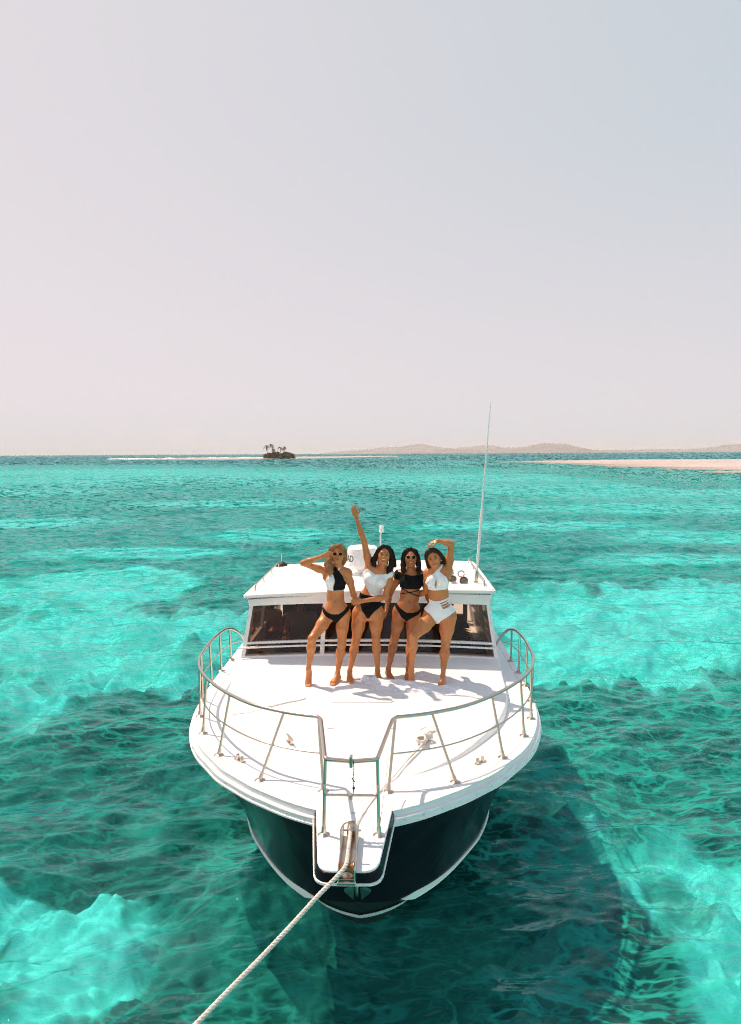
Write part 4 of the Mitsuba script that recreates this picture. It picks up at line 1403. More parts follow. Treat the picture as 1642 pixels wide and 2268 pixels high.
# ---- first woman: blonde, hand at her sunglasses
D = 7.90
J, fe = joints(D, dict(head=(388, 522, -0.02), neck=(392, 668, 0.01), chest=(372, 765, 0.0), waist=(366, 915, 0.0), pelvis=(374, 1045, 0.0), shR=(297, 692, 0.0), shL=(482, 697, 0.01), hipR=(318, 1080, 0.0), hipL=(434, 1085, 0.0),
                       kneeR=(150, 1312, -0.24), kneeL=(427, 1365, -0.05), elR=(64, 605, -0.04), wrR=(236, 545, -0.17), elL=(540, 905, 0.04), wrL=(606, 1075, -0.17)),
               dict(R=(112, 1752, (-0.15, -1), True), L=(347, 1742, (-0.40, -1), False)))
q = dict(J=J, feet=fe, S=dict(chest=0.118, waist=0.104, hip=0.148, thigh=0.082, bust=0.052), face=unit([0.05, -1.0, 0.10]), headup=[0.02, 0, 1], mouth='pout', glasses=True,
         hands=dict(R=dict(d=Q(318, 505, D - 0.16) - Q(236, 545, D - 0.17), n=[0.2, -0.6, -0.6], thumb=[0.2, -0.4, -0.8], curl=(35, 40, 25), each=[(45, 50, 20), (25, 35, 20), (12, 20, 15), (5, 15, 10)], thumb_curl=30),
                    L=dict(d=[0.10, -0.05, -1], n=[-0.3, 0.9, 0], thumb=[-1, 0.1, 0], curl=(40, 55, 35), thumb_curl=30)))
w1 = thing('person', 'blonde woman in a black and white halter bikini touching her dark sunglasses', 'person')
B, torso, at, Rh, fw = figure(w1, q, 'skin_light')
face_parts(w1, q, at, Rh, B)
C = lambda pts: XZ(pts, D)
cloth(w1, 'bikini_bottom', B, torso, [C([(245, 1012), (262, 1020), (300, 1050), (340, 1066), (400, 1066), (450, 1035), (496, 985), (512, 1010), (498, 1035), (460, 1072), (420, 1112), (395, 1140), (385, 1158), (368, 1158), (355, 1140), (330, 1114), (290, 1088), (250, 1050)])], 'black_fabric', D, 0)
cloth(w1, 'bikini_top', B, torso, [C([(352, 640), (372, 628), (440, 720), (468, 775), (472, 850), (348, 852), (368, 760), (345, 690)])], 'black_fabric', D, 0, front=D + 0.02, label='black half of the halter bikini top')
cloth(w1, 'bikini_top', B, torso, [C([(345, 690), (362, 720), (366, 760), (344, 830), (352, 838), (470, 846), (470, 856), (262, 850), (255, 790), (290, 735)]), C([(392, 668), (410, 655), (430, 628), (418, 622), (398, 650), (382, 660)])], 'white_fabric', D, 0, th=0.0045, front=D + 0.02, label='white half of the halter bikini top')
lo_, hi_ = at(0, 0, 0) - 0.32, at(0, 0, 0) + 0.22
hair(w1, 'hair', 'hair_blonde', at, Rh, lo_, hi_, [
    [(at(0.03, 0.045, 0.105), 0.022), (at(-0.055, 0.035, 0.075), 0.030), (at(-0.088, 0.015, 0.0), 0.030), (at(-0.098, 0.040, -0.08), 0.034), (at(-0.092, 0.070, -0.15), 0.034), (at(-0.075, 0.085, -0.20), 0.026), (at(-0.085, 0.09, -0.235), 0.010)],
    [(at(-0.06, -0.03, 0.06), 0.035), (at(-0.10, -0.02, -0.04), 0.034), (at(-0.125, 0.03, -0.12), 0.030), (at(-0.11, 0.06, -0.18), 0.024), (at(-0.13, 0.07, -0.20), 0.008)],
    [(at(0.0, 0.055, 0.105), 0.018), (at(0.058, 0.035, 0.075), 0.026), (at(0.086, 0.005, 0.0), 0.024), (at(0.083, -0.02, -0.07), 0.022), (at(0.06, -0.05, -0.13), 0.018)],
    [(at(0.0, -0.06, 0.02), 0.05), (at(0.0, -0.08, -0.08), 0.05), (at(-0.03, -0.08, -0.18), 0.03)]], seed=3, loose=90, wave=0.010, cap_r=(0.080, 0.096, 0.090))
earL = at(-0.078, 0.0, -0.04)
obj('earring', moved(trimesh.creation.icosphere(1, 0.007), t=earL), 'gold_mat', w1, smooth=True)

# ---- second woman: arm raised, laughing
D = 8.02
J, fe = joints(D, dict(head=(822, 530, -0.03), neck=(806, 668, 0.0), chest=(742, 765, 0.0), waist=(694, 925, 0.0), pelvis=(676, 1050, 0.0), shR=(690, 655, 0.0), shL=(880, 712, -0.01), hipR=(600, 1090, 0.0), hipL=(748, 1090, 0.0),
                       kneeR=(558, 1340, -0.05), kneeL=(748, 1312, -0.06), elR=(634, 395, -0.02), wrR=(562, 172, -0.04), elL=(836, 925, -0.12), wrL=(618, 962, -0.27)),
               dict(R=(503, 1722, (0.05, -1), False), L=(778, 1712, (0.15, -1), False)))
q = dict(J=J, feet=fe, S=dict(chest=0.130, waist=0.128, hip=0.170, thigh=0.090, bust=0.058, arm=0.043), face=unit([0.02, -1.0, 0.16]), headup=[0.14, 0, 1], mouth='laugh',
         hands=dict(R=dict(d=Q(528, 60, D - 0.06) - Q(562, 172, D - 0.04), n=[0.3, -1, 0], thumb=[1, 0.3, 0], curl=(8, 14, 10), spread=9, thumb_curl=15),
                    L=dict(d=[-1, -0.02, -0.10], n=[0, 0.8, -0.5], thumb=[0, 0.5, 0.9], curl=(18, 30, 25), thumb_curl=20)))
w2 = thing('person_001', 'laughing woman with one arm raised high in a white one-shoulder swimsuit with a black waist', 'person')
B, torso, at, Rh, fw = figure(w2, q, 'skin_light')
face_parts(w2, q, at, Rh, B)
C = lambda pts: XZ(pts, D)
cloth(w2, 'swimsuit_bottom', B, torso, [C([(555, 868), (640, 890), (700, 898), (800, 892), (812, 905), (800, 960), (826, 985), (790, 1005), (735, 1040), (700, 1078), (682, 1110), (664, 1110), (650, 1080), (620, 1035), (560, 985), (515, 990), (560, 920)])], 'black_fabric', D, 0, label='black waist and bottom of the swimsuit')
cloth(w2, 'swimsuit_top', B, torso, [C([(640, 668), (672, 648), (740, 700), (820, 700), (858, 690), (888, 672), (915, 690), (892, 740), (862, 800), (828, 850), (815, 900), (795, 908), (698, 900), (672, 850), (628, 785), (598, 755)])], 'white_fabric', D, 0, th=0.0075, label='white one-shoulder top of the swimsuit')
lo_, hi_ = at(0, 0, 0) - 0.28, at(0, 0, 0) + 0.24
hair(w2, 'hair', 'hair_dark', at, Rh, lo_, hi_, [
    [(at(-0.02, 0.045, 0.098), 0.020), (at(-0.060, 0.025, 0.064), 0.024), (at(-0.088, 0.0, 0.0), 0.024), (at(-0.104, 0.0, -0.06), 0.028), (at(-0.105, 0.01, -0.11), 0.024), (at(-0.085, 0.02, -0.15), 0.010)],
    [(at(-0.03, 0.050, 0.100), 0.022), (at(0.045, 0.035, 0.088), 0.028), (at(0.092, 0.0, 0.015), 0.030), (at(0.108, 0.0, -0.07), 0.036), (at(0.098, 0.0, -0.15), 0.032), (at(0.07, 0.02, -0.205), 0.012)],
    [(at(0.08, -0.03, 0.03), 0.030), (at(0.125, -0.03, -0.05), 0.026), (at(0.140, -0.02, -0.10), 0.018), (at(0.158, -0.02, -0.12), 0.006)],
    [(at(-0.08, -0.03, -0.02), 0.028), (at(-0.125, -0.02, -0.07), 0.022), (at(-0.145, -0.01, -0.10), 0.006)],
    [(at(0.0, -0.07, 0.02), 0.055), (at(0.0, -0.09, -0.08), 0.06), (at(0.03, -0.08, -0.17), 0.04)]], seed=8, loose=110, wave=0.014, cap_r=(0.079, 0.097, 0.090))
obj('necklace', tube([J['neck'] + [0.062 * math.sin(t), -0.060 * math.cos(t) - 0.012, -0.005 - 0.030 * math.cos(t)] for t in np.linspace(-2.2, 2.2, 24)], 0.002, 5), 'gold_mat', w2, smooth=True)

# ---- third woman: dark long hair, black off-shoulder top
D = 8.11
J, fe = joints(D, dict(head=(1072, 560, -0.03), neck=(1070, 682, 0.0), chest=(1075, 785, 0.0), waist=(1064, 915, 0.0), pelvis=(1042, 1035, 0.0), shR=(968, 715, 0.02), shL=(1180, 722, 0.02), hipR=(972, 1080, 0.0), hipL=(1092, 1085, 0.0),
                       kneeR=(922, 1315, -0.05), kneeL=(1075, 1345, 0.06), elR=(872, 905, 0.13), wrR=(846, 1035, 0.02), elL=(1225, 880, 0.15), wrL=(1262, 1010, 0.12)),
               dict(R=(886, 1700, (0.22, -1), False), L=(1046, 1692, (-0.1, -1), False)))
q = dict(J=J, feet=fe, S=dict(chest=0.120, waist=0.118, hip=0.155, thigh=0.084, bust=0.054), face=unit([0.0, -1.0, 0.22]), headup=[0.0, 0, 1], mouth='smile', glasses=True,
         hands=dict(R=dict(d=[-0.1, -0.35, -1], n=[-1, 0.1, 0], thumb=[0, -1, -0.2], curl=(20, 25, 15)), L=dict(d=[0.5, -0.2, -0.8], n=[0, -1, 0], thumb=[0, 0.2, 1], curl=(15, 20, 15))))
w3 = thing('person_002', 'smiling woman with long dark hair, round sunglasses and a black off-shoulder bikini', 'person')
B, torso, at, Rh, fw = figure(w3, q, 'skin_deep')
face_parts(w3, q, at, Rh, B)
C = lambda pts: XZ(pts, D)
cloth(w3, 'bikini_bottom', B, torso, [C([(896, 980), (930, 965), (975, 1015), (1030, 1050), (1085, 1055), (1130, 1045), (1180, 1020), (1180, 1045), (1120, 1085), (1072, 1108), (1050, 1128), (1040, 1142), (1022, 1142), (1012, 1125), (990, 1108), (950, 1040), (918, 995)])], 'black_fabric', D, 0)
cloth(w3, 'bikini_top', B, B.f, [C([(905, 690), (930, 664), (975, 690), (1005, 698), (1080, 712), (1150, 706), (1200, 700), (1240, 690), (1235, 770), (1200, 790), (1180, 838), (1080, 836), (972, 830), (965, 760), (930, 755), (905, 735)])], 'black_fabric', D, 0, th=0.014, label='black ruffled off-shoulder bikini top')
st = []
for a, b in (((978, 836), (1180, 925)), ((1178, 850), (960, 892))):
    ps = []
    for t in np.linspace(0, 1, 24):
        x, y = a[0] + (b[0] - a[0]) * t, a[1] + (b[1] - a[1]) * t + 10 * math.sin(math.pi * t)
        lo3, hi3 = D - 0.30, D + 0.02
        for yy in np.arange(lo3, hi3, 0.003):
            p = Q(x, y, yy)
            i = np.round((p - B.lo) / B.h).astype(int)
            if np.all(i >= 0) and np.all(i < B.n) and torso[tuple(i)] < 0.004:
                ps.append(p)
                break
    if len(ps) > 3:
        obj('waist_cord', tube(np.array(ps), 0.0055, 8), 'black_fabric', w3, smooth=True)
lo_, hi_ = at(0, 0, 0) - 0.26, at(0, 0, 0) + 0.20
hair(w3, 'hair', 'hair_dark', at, Rh, lo_, hi_, [
    [(at(0.0, 0.035, 0.110), 0.020), (at(-0.055, 0.030, 0.078), 0.028), (at(-0.087, 0.0, 0.0), 0.026), (at(-0.092, 0.010, -0.08), 0.028), (at(-0.090, 0.03, -0.14), 0.026), (at(-0.085, 0.04, -0.175), 0.016)],
    [(at(0.0, 0.035, 0.110), 0.020), (at(0.055, 0.030, 0.078), 0.028), (at(0.087, 0.0, 0.0), 0.026), (at(0.095, 0.010, -0.08), 0.028), (at(0.096, 0.02, -0.15), 0.027), (at(0.094, 0.03, -0.19), 0.016)],
    [(at(0.0, -0.07, 0.02), 0.06), (at(0.0, -0.09, -0.08), 0.06), (at(0.0, -0.08, -0.19), 0.045)]], seed=12, loose=80, wave=0.003, cap_r=(0.080, 0.098, 0.093))
for s in (-1, 1):
    obj('earring', tube([at(s * 0.078 + 0.014 * math.sin(t) * 0.3, 0.012 + 0.014 * math.sin(t), -0.060 + 0.016 * math.cos(t)) for t in np.linspace(0, 2 * np.pi, 14)[:-1]], 0.0025, 5, closed=True), 'gold_mat', w3, smooth=True)

# ---- fourth woman: hand on her head, one knee bent
D = 7.90
J, fe = joints(D, dict(head=(1288, 562, -0.03), neck=(1332, 672, 0.0), chest=(1326, 765, 0.0), waist=(1336, 905, 0.0), pelvis=(1346, 1055, 0.0), shR=(1236, 706, 0.0), shL=(1424, 680, 0.0), hipR=(1276, 1105, 0.0), hipL=(1420, 1110, 0.0),
                       kneeR=(1098, 1300, -0.26), kneeL=(1400, 1372, -0.05), elR=(1222, 868, 0.16), wrR=(1095, 925, 0.35), elL=(1456, 425, -0.02), wrL=(1325, 398, -0.04)),
               dict(R=(1078, 1738, (-0.12, -1), True), L=(1362, 1765, (-0.25, -1), False)))
q = dict(J=J, feet=fe, S=dict(chest=0.130, waist=0.120, hip=0.175, thigh=0.098, calf=0.057, bust=0.067, bust_x=0.072, arm=0.046), face=unit([-0.14, -1.0, 0.06]), headup=[-0.30, 0, 1], mouth='closed',
         hands=dict(R=dict(d=Q(965, 915, D + 0.22) - Q(1095, 925, D + 0.35), n=[0.1, -1, 0], thumb=[0, 0, 1], curl=(20, 35, 25)),
                    L=dict(d=Q(1252, 420, D - 0.05) - Q(1325, 398, D - 0.04), n=[-0.2, 0.1, -1], thumb=[0, -1, -0.2], curl=(25, 30, 20), thumb_curl=20)))
w4 = thing('person_003', 'woman in a white keyhole bikini resting one hand on her head with one knee bent', 'person')
B, torso, at, Rh, fw = figure(w4, q, 'skin_light')
face_parts(w4, q, at, Rh, B)
C = lambda pts: XZ(pts, D)
slots = [C([(1335, 968), (1445, 932), (1450, 938), (1345, 976)]), C([(1348, 985), (1452, 952), (1454, 964), (1400, 984), (1352, 996)]), C([(1355, 1002), (1456, 972), (1457, 984), (1420, 1004), (1370, 1018)])]
cloth(w4, 'bikini_bottom', B, torso, [C([(1226, 936), (1290, 950), (1345, 945), (1430, 922), (1452, 925), (1480, 1020), (1500, 1040), (1440, 1072), (1375, 1112), (1345, 1145), (1332, 1172), (1314, 1172), (1304, 1145), (1280, 1105), (1240, 1060), (1185, 1030), (1205, 985)])], 'white_fabric', D, 0, hole=slots, label='white high-waisted bikini bottom with cut-outs at one hip')
cloth(w4, 'bikini_top', B, torso, [C([(1355, 615), (1378, 600), (1372, 625), (1335, 672), (1400, 720), (1428, 790), (1440, 840), (1330, 846), (1225, 852), (1205, 790), (1222, 730), (1285, 690), (1330, 640)])], 'white_fabric', D, 0, hole=[C([(1302, 735), (1310, 780), (1303, 828), (1292, 815), (1287, 780), (1296, 745)])], front=D + 0.03, label='white keyhole halter bikini top')
lo_, hi_ = at(0, 0, 0) - 0.24, at(0, 0, 0) + 0.26
hair(w4, 'hair', 'hair_brown', at, Rh, lo_, hi_, [
    [(at(0.02, 0.045, 0.100), 0.020), (at(-0.045, 0.045, 0.088), 0.024), (at(-0.072, 0.02, 0.050), 0.020), (at(-0.080, 0.0, -0.02), 0.020), (at(-0.080, -0.005, -0.075), 0.020), (at(-0.070, -0.01, -0.115), 0.010)],
    [(at(-0.03, 0.045, 0.104), 0.022), (at(0.03, 0.040, 0.100), 0.022), (at(0.070, 0.01, 0.062), 0.022), (at(0.088, -0.03, 0.0), 0.024), (at(0.112, -0.04, -0.06), 0.026), (at(0.115, -0.04, -0.12), 0.012)],
    [(at(0.0, -0.06, 0.03), 0.055), (at(0.04, -0.08, -0.06), 0.050), (at(0.06, -0.07, -0.13), 0.03)]], seed=17, loose=90, wave=0.010, hairline=0.034, cap_r=(0.079, 0.096, 0.090))
obj('earring', moved(trimesh.creation.icosphere(1, 0.009), t=at(0.080, 0.005, -0.045)), 'gold_mat', w4, smooth=True)

# ------------------------------------------------------------------ loose things on the boat
def terry(p, n, uv):
    return 0.0012 * mikit.noise(p.x * 300, p.y * 300, p.z * 300)


bumped('towel_mat', (0.76, 0.76, 0.79), 0.95, terry, eps=1e-3, sheen=0.5)
bumped('rope_mat', mikit.proc(lambda p, n, uv: mikit.mix(mi.Color3f(0.74, 0.70, 0.66), mi.Color3f(0.55, 0.49, 0.43), mikit.fbm(p.x * 40, p.y * 40, p.z * 40, 3))), 0.9,
       lambda p, n, uv: 0.0006 * mikit.noise(p.x * 500, p.y * 500, p.z * 500), eps=5e-4)


def crumpled(corners, n, m, seed, amp, lift=0.006):
    """a soft cloth lying on the foredeck: corners in (u, v), folds from noise"""
    c = np.array(corners, float)
    s, t = np.meshgrid(np.linspace(0, 1, n), np.linspace(0, 1, m), indexing='ij')
    P = ((1 - s) * (1 - t))[..., None] * c[0] + (s * (1 - t))[..., None] * c[1] + (s * t)[..., None] * c[2] + ((1 - s) * t)[..., None] * c[3]
    w = meshkit.fbm(np.stack([s * 5, t * 4, s * 0 + seed], -1), 3, seed) - 0.5
    w2 = meshkit.fbm(np.stack([s * 5, t * 4, s * 0 + seed + 5], -1), 3, seed + 1) - 0.5
    P = P + np.stack([w, w2], -1) * 0.10
    f1 = np.abs(meshkit.noise(np.stack([s * 5 + w * 4, t * 2 + w2 * 3, s * 0 + seed], -1), seed + 2) - 0.5) * 2
    f2 = np.abs(meshkit.noise(np.stack([s * 3 - w2 * 4, t * 5 + w * 4, s * 0 + seed + 3], -1), seed + 4) - 0.5) * 2
    z = np.exp(-(f1 / 0.30) ** 2) * amp + np.exp(-(f2 / 0.28) ** 2) * amp * 0.7 + 0.010 * np.maximum(w, 0)
    z = ndimage.gaussian_filter(z, 1.2)
    edge = np.minimum(np.minimum(s, 1 - s), np.minimum(t, 1 - t))
    z = z * (0.35 + 0.65 * np.clip(edge * 8, 0, 1))
    base = trunk_z(P[..., 0], P[..., 1]) + lift
    top = np.concatenate([P, (base + z)[..., None]], -1)
    bot = np.concatenate([P, (base - 0.004)[..., None]], -1)
    rim = rim_of(top), rim_of(bot)
    return cat_mesh([grid_mesh(top, flip=True), grid_mesh(np.array(rim))])


def uv_at(px, py):
    p, z = ground_at(px, py)
    return local(p)[:2]


obj('towel', wmesh(crumpled([uv_at(797, 1506), uv_at(838, 1531), uv_at(1082, 1549), uv_at(995, 1519)], 60, 110, 2, 0.028)), 'towel_mat', smooth=True, label='crumpled white towel lying on the foredeck at the women\'s feet', cat='towel')
obj('towel', wmesh(crumpled([uv_at(806, 1502), uv_at(800, 1512), uv_at(838, 1514), uv_at(842, 1504)], 40, 50, 9, 0.050)), 'towel_mat', smooth=True, label='small bunched white cloth on the foredeck behind the long towel', cat='cloth')


def laid_rope(points, r, n, pitch):
    """three-strand rope along a path"""
    c = curve(points, n)
    s = np.r_[0, np.cumsum(np.linalg.norm(np.diff(c, axis=0), axis=1))]
    t = np.gradient(c, axis=0)
    t /= np.linalg.norm(t, axis=1, keepdims=True)
    a = np.cross(t, [0, 0, 1.0])
    a /= np.linalg.norm(a, axis=1, keepdims=True)
    b = np.cross(t, a)
    ms = []
    for k in range(3):
        ph = 2 * np.pi * (s / pitch + k / 3)
        ms.append(tube(c + (np.cos(ph)[:, None] * a + np.sin(ph)[:, None] * b) * r * 0.5, r * 0.56, 8))
    return cat_mesh(ms)


over = W(np.array([0.0, 4.19, 1.748]))
end = atD(435, 2268, 3.42)
beyond = end + (end - over) * 1.6
path = [W(np.array([0.0, 4.74, 1.705])), W(np.array([0.0, 4.62, 1.725])), W(np.array([0.0, 4.40, 1.728])), over, over * 0.75 + end * 0.25 + [0, 0, -0.015],
        over * 0.5 + end * 0.5 + [0, 0, -0.02], end, beyond]
obj('mooring_rope', laid_rope(path, 0.0140, 1500, 0.07), 'rope_mat', smooth=True, label='white three-strand mooring rope running from the bow roller to the lower left', cat='rope')
loops = []
cz = float(trunk_z(0.60, 6.17))
ca, sa = math.cos(math.radians(55)), math.sin(math.radians(55))
for k in np.linspace(0, 5 * np.pi, 90):
    x, y = 0.085 * math.sin(k), 0.045 * math.sin(2 * k)
    loops.append((0.60 + x * ca - y * sa, 6.17 + x * sa + y * ca, cz + 0.030 + 0.0022 * k + 0.010 * math.cos(2 * k)))
loops += [(0.66, 6.35, cz + 0.03), (0.72, 6.42, cz + 0.012), (0.66, 6.50, cz + 0.012), (0.57, 6.42, cz + 0.012)]
loops = [(0.03, 4.78, 1.668), (0.14, 5.15, 1.662), (0.30, 5.52, 1.668), (0.46, 5.85, 1.70), (0.55, 6.02, cz + 0.02)] + loops
obj('deck_line', wmesh(tube(curve(loops, 300), np.r_[np.full(96, 0.006), np.full(204, 0.0105)], 8)), 'rope_mat', smooth=True, label='white line wrapped in turns round the right deck cleat', cat='rope')
pts = [uv_at(x, y) for x, y in ((512, 1585), (545, 1580), (585, 1571), (612, 1563), (645, 1556), (678, 1548))]
pts = np.array([(u, v, float(trunk_z(u, v)) + 0.006) for u, v in pts])
obj('cord', wmesh(tube(curve(pts, 60) + np.c_[np.zeros(60), 0.008 * np.sin(np.linspace(0, 19, 60)), np.zeros(60)], np.r_[np.full(28, 0.0035), np.full(32, 0.009)], 6)), 'rope_mat', smooth=True, label='thin pale cord lying across the left of the foredeck', cat='cord')


# people and things seen through the windshield
def sitter(label, u, v, lean, shirt, hair_m, skin, arm):
    key = thing('person', label, 'person')
    p = lambda a, b, c: W(np.array([u + a, v + b, c]))
    B = Field(p(-0.5, -0.75, 0.95), p(0.5, 0.45, 2.35), 0.010)
    L = lean
    B.ell(p(L * 0.6, 0, 1.86), [0.17, 0.11, 0.20], k=0.05)
    B.ell(p(L * 0.2, 0, 1.64), [0.15, 0.11, 0.16], k=0.06)
    B.cone(p(-0.17 + L, 0, 1.99), p(0.17 + L, 0, 1.99), 0.055, 0.055, 0.06)
    torso = B.f.copy()
    B.cone(p(L, 0, 1.99), p(L, -0.01, 2.08), 0.05, 0.048, 0.03)
    B.ell(p(L, 0.0, 2.15), [0.073, 0.092, 0.108], k=0.02)
    for s in (-1, 1):
        B.cone(p(s * 0.09, -0.02, 1.56), p(s * 0.13, -0.44, 1.56), 0.085, 0.058, 0.04)
        B.cone(p(s * 0.13, -0.44, 1.56), p(s * 0.13, -0.40, 1.10), 0.056, 0.036, 0.03)
        B.cone(p(s * 0.13, -0.38, 1.10), p(s * 0.13, -0.52, 1.03), 0.034, 0.028, 0.03)
        el = p(s * 0.24 + L, -0.06, 1.74)
        wr = p(s * 0.14 + L, -0.34, arm)
        B.cone(p(s * 0.18 + L, 0, 1.98), el, 0.046, 0.036, 0.02)
        B.cone(el, wr, 0.036, 0.024, 0.02)
        hand(B, wr, [0.0, -1, -0.25], [0, -0.2, -1], [-s, 0, 0], curl=(30, 35, 25))
    obj('body', B.mesh(), skin, key, smooth=True)
    g = np.maximum(torso - 0.012, -(torso + 0.02))
    obj('shirt', B.mesh(g.astype(np.float32)), shirt, key, smooth=True)
    Hh = Field(p(-0.2 + L, -0.2, 1.95), p(0.2 + L, 0.25, 2.35), 0.008)
    Hh.ell(p(L, 0.015, 2.175), [0.088, 0.105, 0.105], k=0.02)
    Hh.ell(p(L + 0.02, 0.06, 2.07), [0.08, 0.06, 0.12], k=0.04)
    Hh.ell(p(L, -0.11, 2.12), [0.062, 0.075, 0.095], k=0.01, cut=True)
    obj('hair', Hh.mesh(), hair_m, key, smooth=True)


mat('grey_shirt', (0.32, 0.24, 0.19), 0.9)
mat('red_shirt', (0.34, 0.16, 0.08), 0.9)
c = local(atD(668, 1350, 9.95))
sitter('person with dark hair and a pale brown shirt sitting behind the left windshield pane', c[0], c[1], 0.0, 'grey_shirt', 'hair_dark', 'skin_deep', 1.80)
c = local(atD(597, 1362, 10.1))
sitter('person in an orange brown shirt sitting behind the far left of the windshield', c[0], c[1], -0.04, 'red_shirt', 'hair_dark', 'skin_deep', 1.84)
mat('orange_mat', (0.75, 0.20, 0.03), 0.5)
c = local(atD(571, 1452, 8.80))
ob = lathe([(0, -0.055), (0.030, -0.05), (0.056, -0.025), (0.062, 0.0), (0.056, 0.028), (0.030, 0.050), (0.012, 0.058), (0.010, 0.066), (0, 0.068)], 24)
obj('buoy', wmesh(moved(ob, None, (c[0], c[1], 1.815))), 'orange_mat', smooth=40, label='small round orange buoy behind the lower left windshield pane', cat='buoy')
mat('bottle_mat', (0.55, 0.12, 0.05), 0.2)
for i, (px, h, lab) in enumerate(((733, 0.13, 'amber bottle on the dashboard behind the left woman\'s legs'), (776, 0.10, 'short amber bottle on the dashboard behind the second woman\'s left leg'))):
    c = local(atD(px, 1440, 8.92))
    bl = lathe([(0, 0), (0.032, 0), (0.034, 0.01), (0.034, h * 0.6), (0.014, h * 0.8), (0.013, h), (0.016, h), (0.016, h + 0.012), (0, h + 0.012)], 18)
    obj('bottle', wmesh(moved(bl, None, (c[0], c[1], 1.795))), 'bottle_mat', smooth=40, label=lab, cat='bottle')


# ------------------------------------------------------------------ the palm islet
IS_D = 620.0
ic = atD(617, 1012, IS_D)


def is_pt(px, h, dy=0.0):
    """a point on the islet: across by its bearing, h metres above the water"""
    x = (px - 821) / 1500 * (IS_D + dy)
    return np.array([x, IS_D + dy, h])


def leaf_tone(p, n, uv):
    t = mikit.fbm(p.x * 0.5, p.y * 0.5, p.z * 0.7, 4)
    return mikit.mix(mi.Color3f(0.06, 0.032, 0.014), mi.Color3f(0.34, 0.18, 0.085), t)


mat('dry_leaf', mikit.proc(leaf_tone), 0.7)
mat('palm_leaf', (0.15, 0.09, 0.045), 0.6)
mat('palm_bark', (0.17, 0.12, 0.09), 0.9)
a, b = np.meshgrid(np.linspace(0, 1, 14), np.linspace(0, 2 * np.pi, 49), indexing='ij')
rad = np.stack([a * np.cos(b) * 21, a * np.sin(b) * 14], -1)
zz = 1.5 * (1 - a ** 2) - 0.35 + 0.4 * (meshkit.fbm(np.concatenate([rad * 0.3, a[..., None] * 0], -1), 3, 2) - 0.5) * a
obj('islet', grid_mesh(np.concatenate([rad + is_pt(619, 0, 6)[:2], zz[..., None]], -1)), 'sand_mat', smooth=True, kind='structure', label='small sandy islet on the horizon')
lr = np.random.default_rng(77)
V, Fc = [], []
cl = []
for k in range(70):
    px = lr.uniform(588, 651)
    e = 1 - abs((px - 621) / 33) ** 3
    hgt = np.interp(px, [587, 592, 600, 612, 630, 642, 648, 652], [3.0, 4.6, 4.4, 5.6, 5.6, 5.2, 4.4, 2.4])
    cl.append((is_pt(px, lr.uniform(0.8, hgt), lr.uniform(-7, 9)), lr.uniform(0.7, 1.7)))
for c, r in cl:
    n = 260
    d = lr.normal(0, 1, (n, 3))
    d /= np.linalg.norm(d, axis=1, keepdims=True)
    p = c + d * r * lr.uniform(0.55, 1.08, (n, 1)) * [1.3, 1.2, 0.8]
    p[:, 2] = np.maximum(p[:, 2], 0.3)
    a1 = lr.normal(0, 1, (n, 3)) * 0.36
    a2 = lr.normal(0, 1, (n, 3)) * 0.22
    i0 = sum(len(v) for v in V)
    V.append(np.stack([p - a1, p + a2, p + a1, p - a2], 1).reshape(-1, 3))
    k4 = np.arange(n) * 4 + i0
    Fc.append(np.vstack([np.stack([k4, k4 + 1, k4 + 2], 1), np.stack([k4, k4 + 2, k4 + 3], 1)]))
obj('thicket', trimesh.Trimesh(np.vstack(V), np.vstack(Fc), process=False), 'dry_leaf', kind='stuff', label='dense dark scrub covering the islet', cat='bushes')
stems = []
for k in range(26):
    p = is_pt(lr.uniform(590, 648), 0.2, lr.uniform(-6, 6))
    stems.append(tube([p, p + [lr.normal(0, 0.6), 0, lr.uniform(2.0, 4.5)]], [0.16, 0.06], 5))
obj('scrub_stem', cat_mesh(stems), 'palm_bark', kind='stuff', label='bare stems under the scrub of the islet', cat='stems')


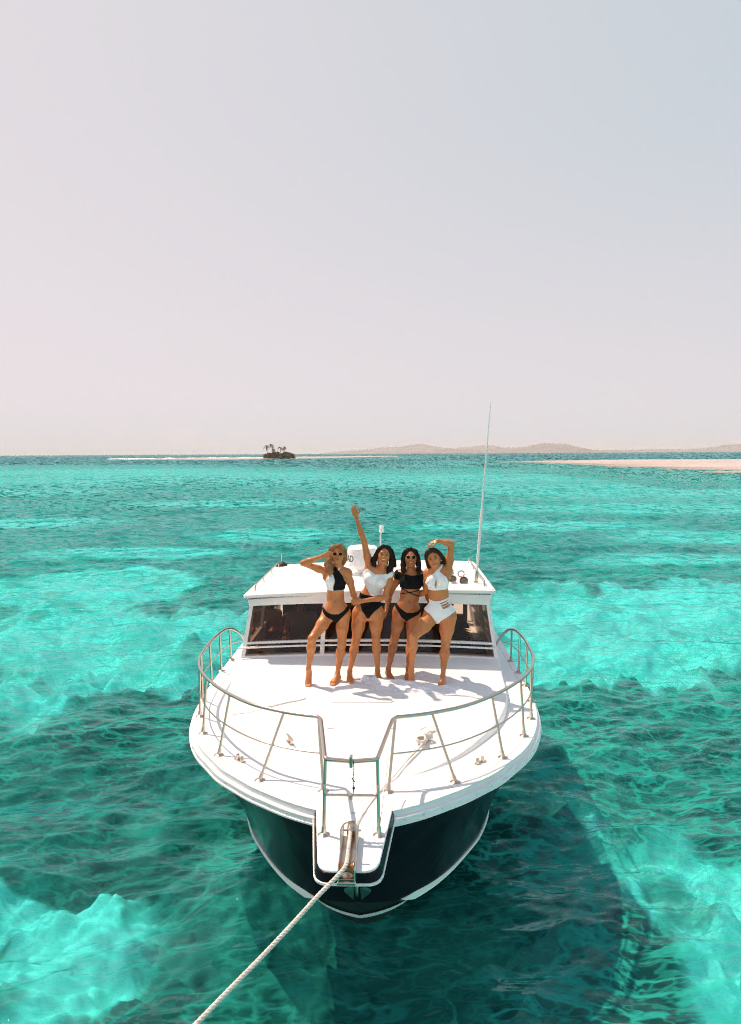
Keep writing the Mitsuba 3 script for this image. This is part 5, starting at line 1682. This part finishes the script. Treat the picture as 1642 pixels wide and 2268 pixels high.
def palm(px0, px1, top, seed, size, label):
    key = thing('palm_tree', label, 'palm tree', 'palm trees on the islet')
    r = np.random.default_rng(seed)
    a, b = is_pt(px0, 0.6, 1.0), is_pt(px1, top, 1.0)
    mid = a * 0.45 + b * 0.55 + [(a[0] - b[0]) * 0.25, 0, 0]
    c = curve([a, mid, b], 14)
    obj('trunk', tube(c, np.linspace(0.30, 0.17, 14), 8), 'palm_bark', key, smooth=True)
    V, Fc = [], []
    for k in range(24):
        az, el = r.uniform(0, 2 * np.pi), r.uniform(-0.5, 1.1)
        L = size * r.uniform(0.8, 1.1)
        d0 = np.array([math.cos(az) * math.cos(el), math.sin(az) * math.cos(el), math.sin(el)])
        side = unit(np.cross(d0, [0, 0, 1.0]))
        t = np.linspace(0, 1, 9)
        mid_ = b + d0 * L * t[:, None] + np.array([0, 0, -1.0]) * (L * 0.75 * t ** 2.2)[:, None]
        for i in range(8):
            w = 0.60 * size / 3.2 * math.sin(math.pi * (0.12 + 0.86 * (i + 0.5) / 8))
            for s in (-1, 1):
                p0, p1 = mid_[i], mid_[i + 1]
                tip = (p0 + p1) / 2 + side * s * w + (p1 - p0) * 0.9 - [0, 0, w * 0.6]
                q = len(V) * 3
                V.append([p0, p1, tip])
                Fc.append([q, q + 1, q + 2])
    obj('crown', trimesh.Trimesh(np.array(V).reshape(-1, 3), Fc, process=False), 'palm_leaf', key)


palm(594.5, 592.0, 11.6, 1, 3.6, 'leftmost palm tree on the islet')
palm(606.5, 603.5, 12.4, 2, 3.9, 'tallest palm tree on the islet, second from the left')
palm(606.0, 607.5, 8.3, 3, 2.8, 'short palm tree beside the tallest palm on the islet')
palm(623.5, 622.5, 10.0, 4, 3.4, 'palm tree near the middle of the islet, second from the right')
palm(630.0, 632.5, 10.3, 5, 3.2, 'rightmost palm tree on the islet, leaning to the right')

# ------------------------------------------------------------------ the air
scene['haze'] = {'type': 'cube', 'to_world': T().translate([0, 0, 94.0 + SEABED_Z - 2.0]).scale([80000, 80000, 94.0]), 'bsdf': {'type': 'null'}, 'interior': {'type': 'ref', 'id': 'haze_air'}}
labels['haze'] = {'kind': 'stuff', 'label': 'thin pale sea haze'}
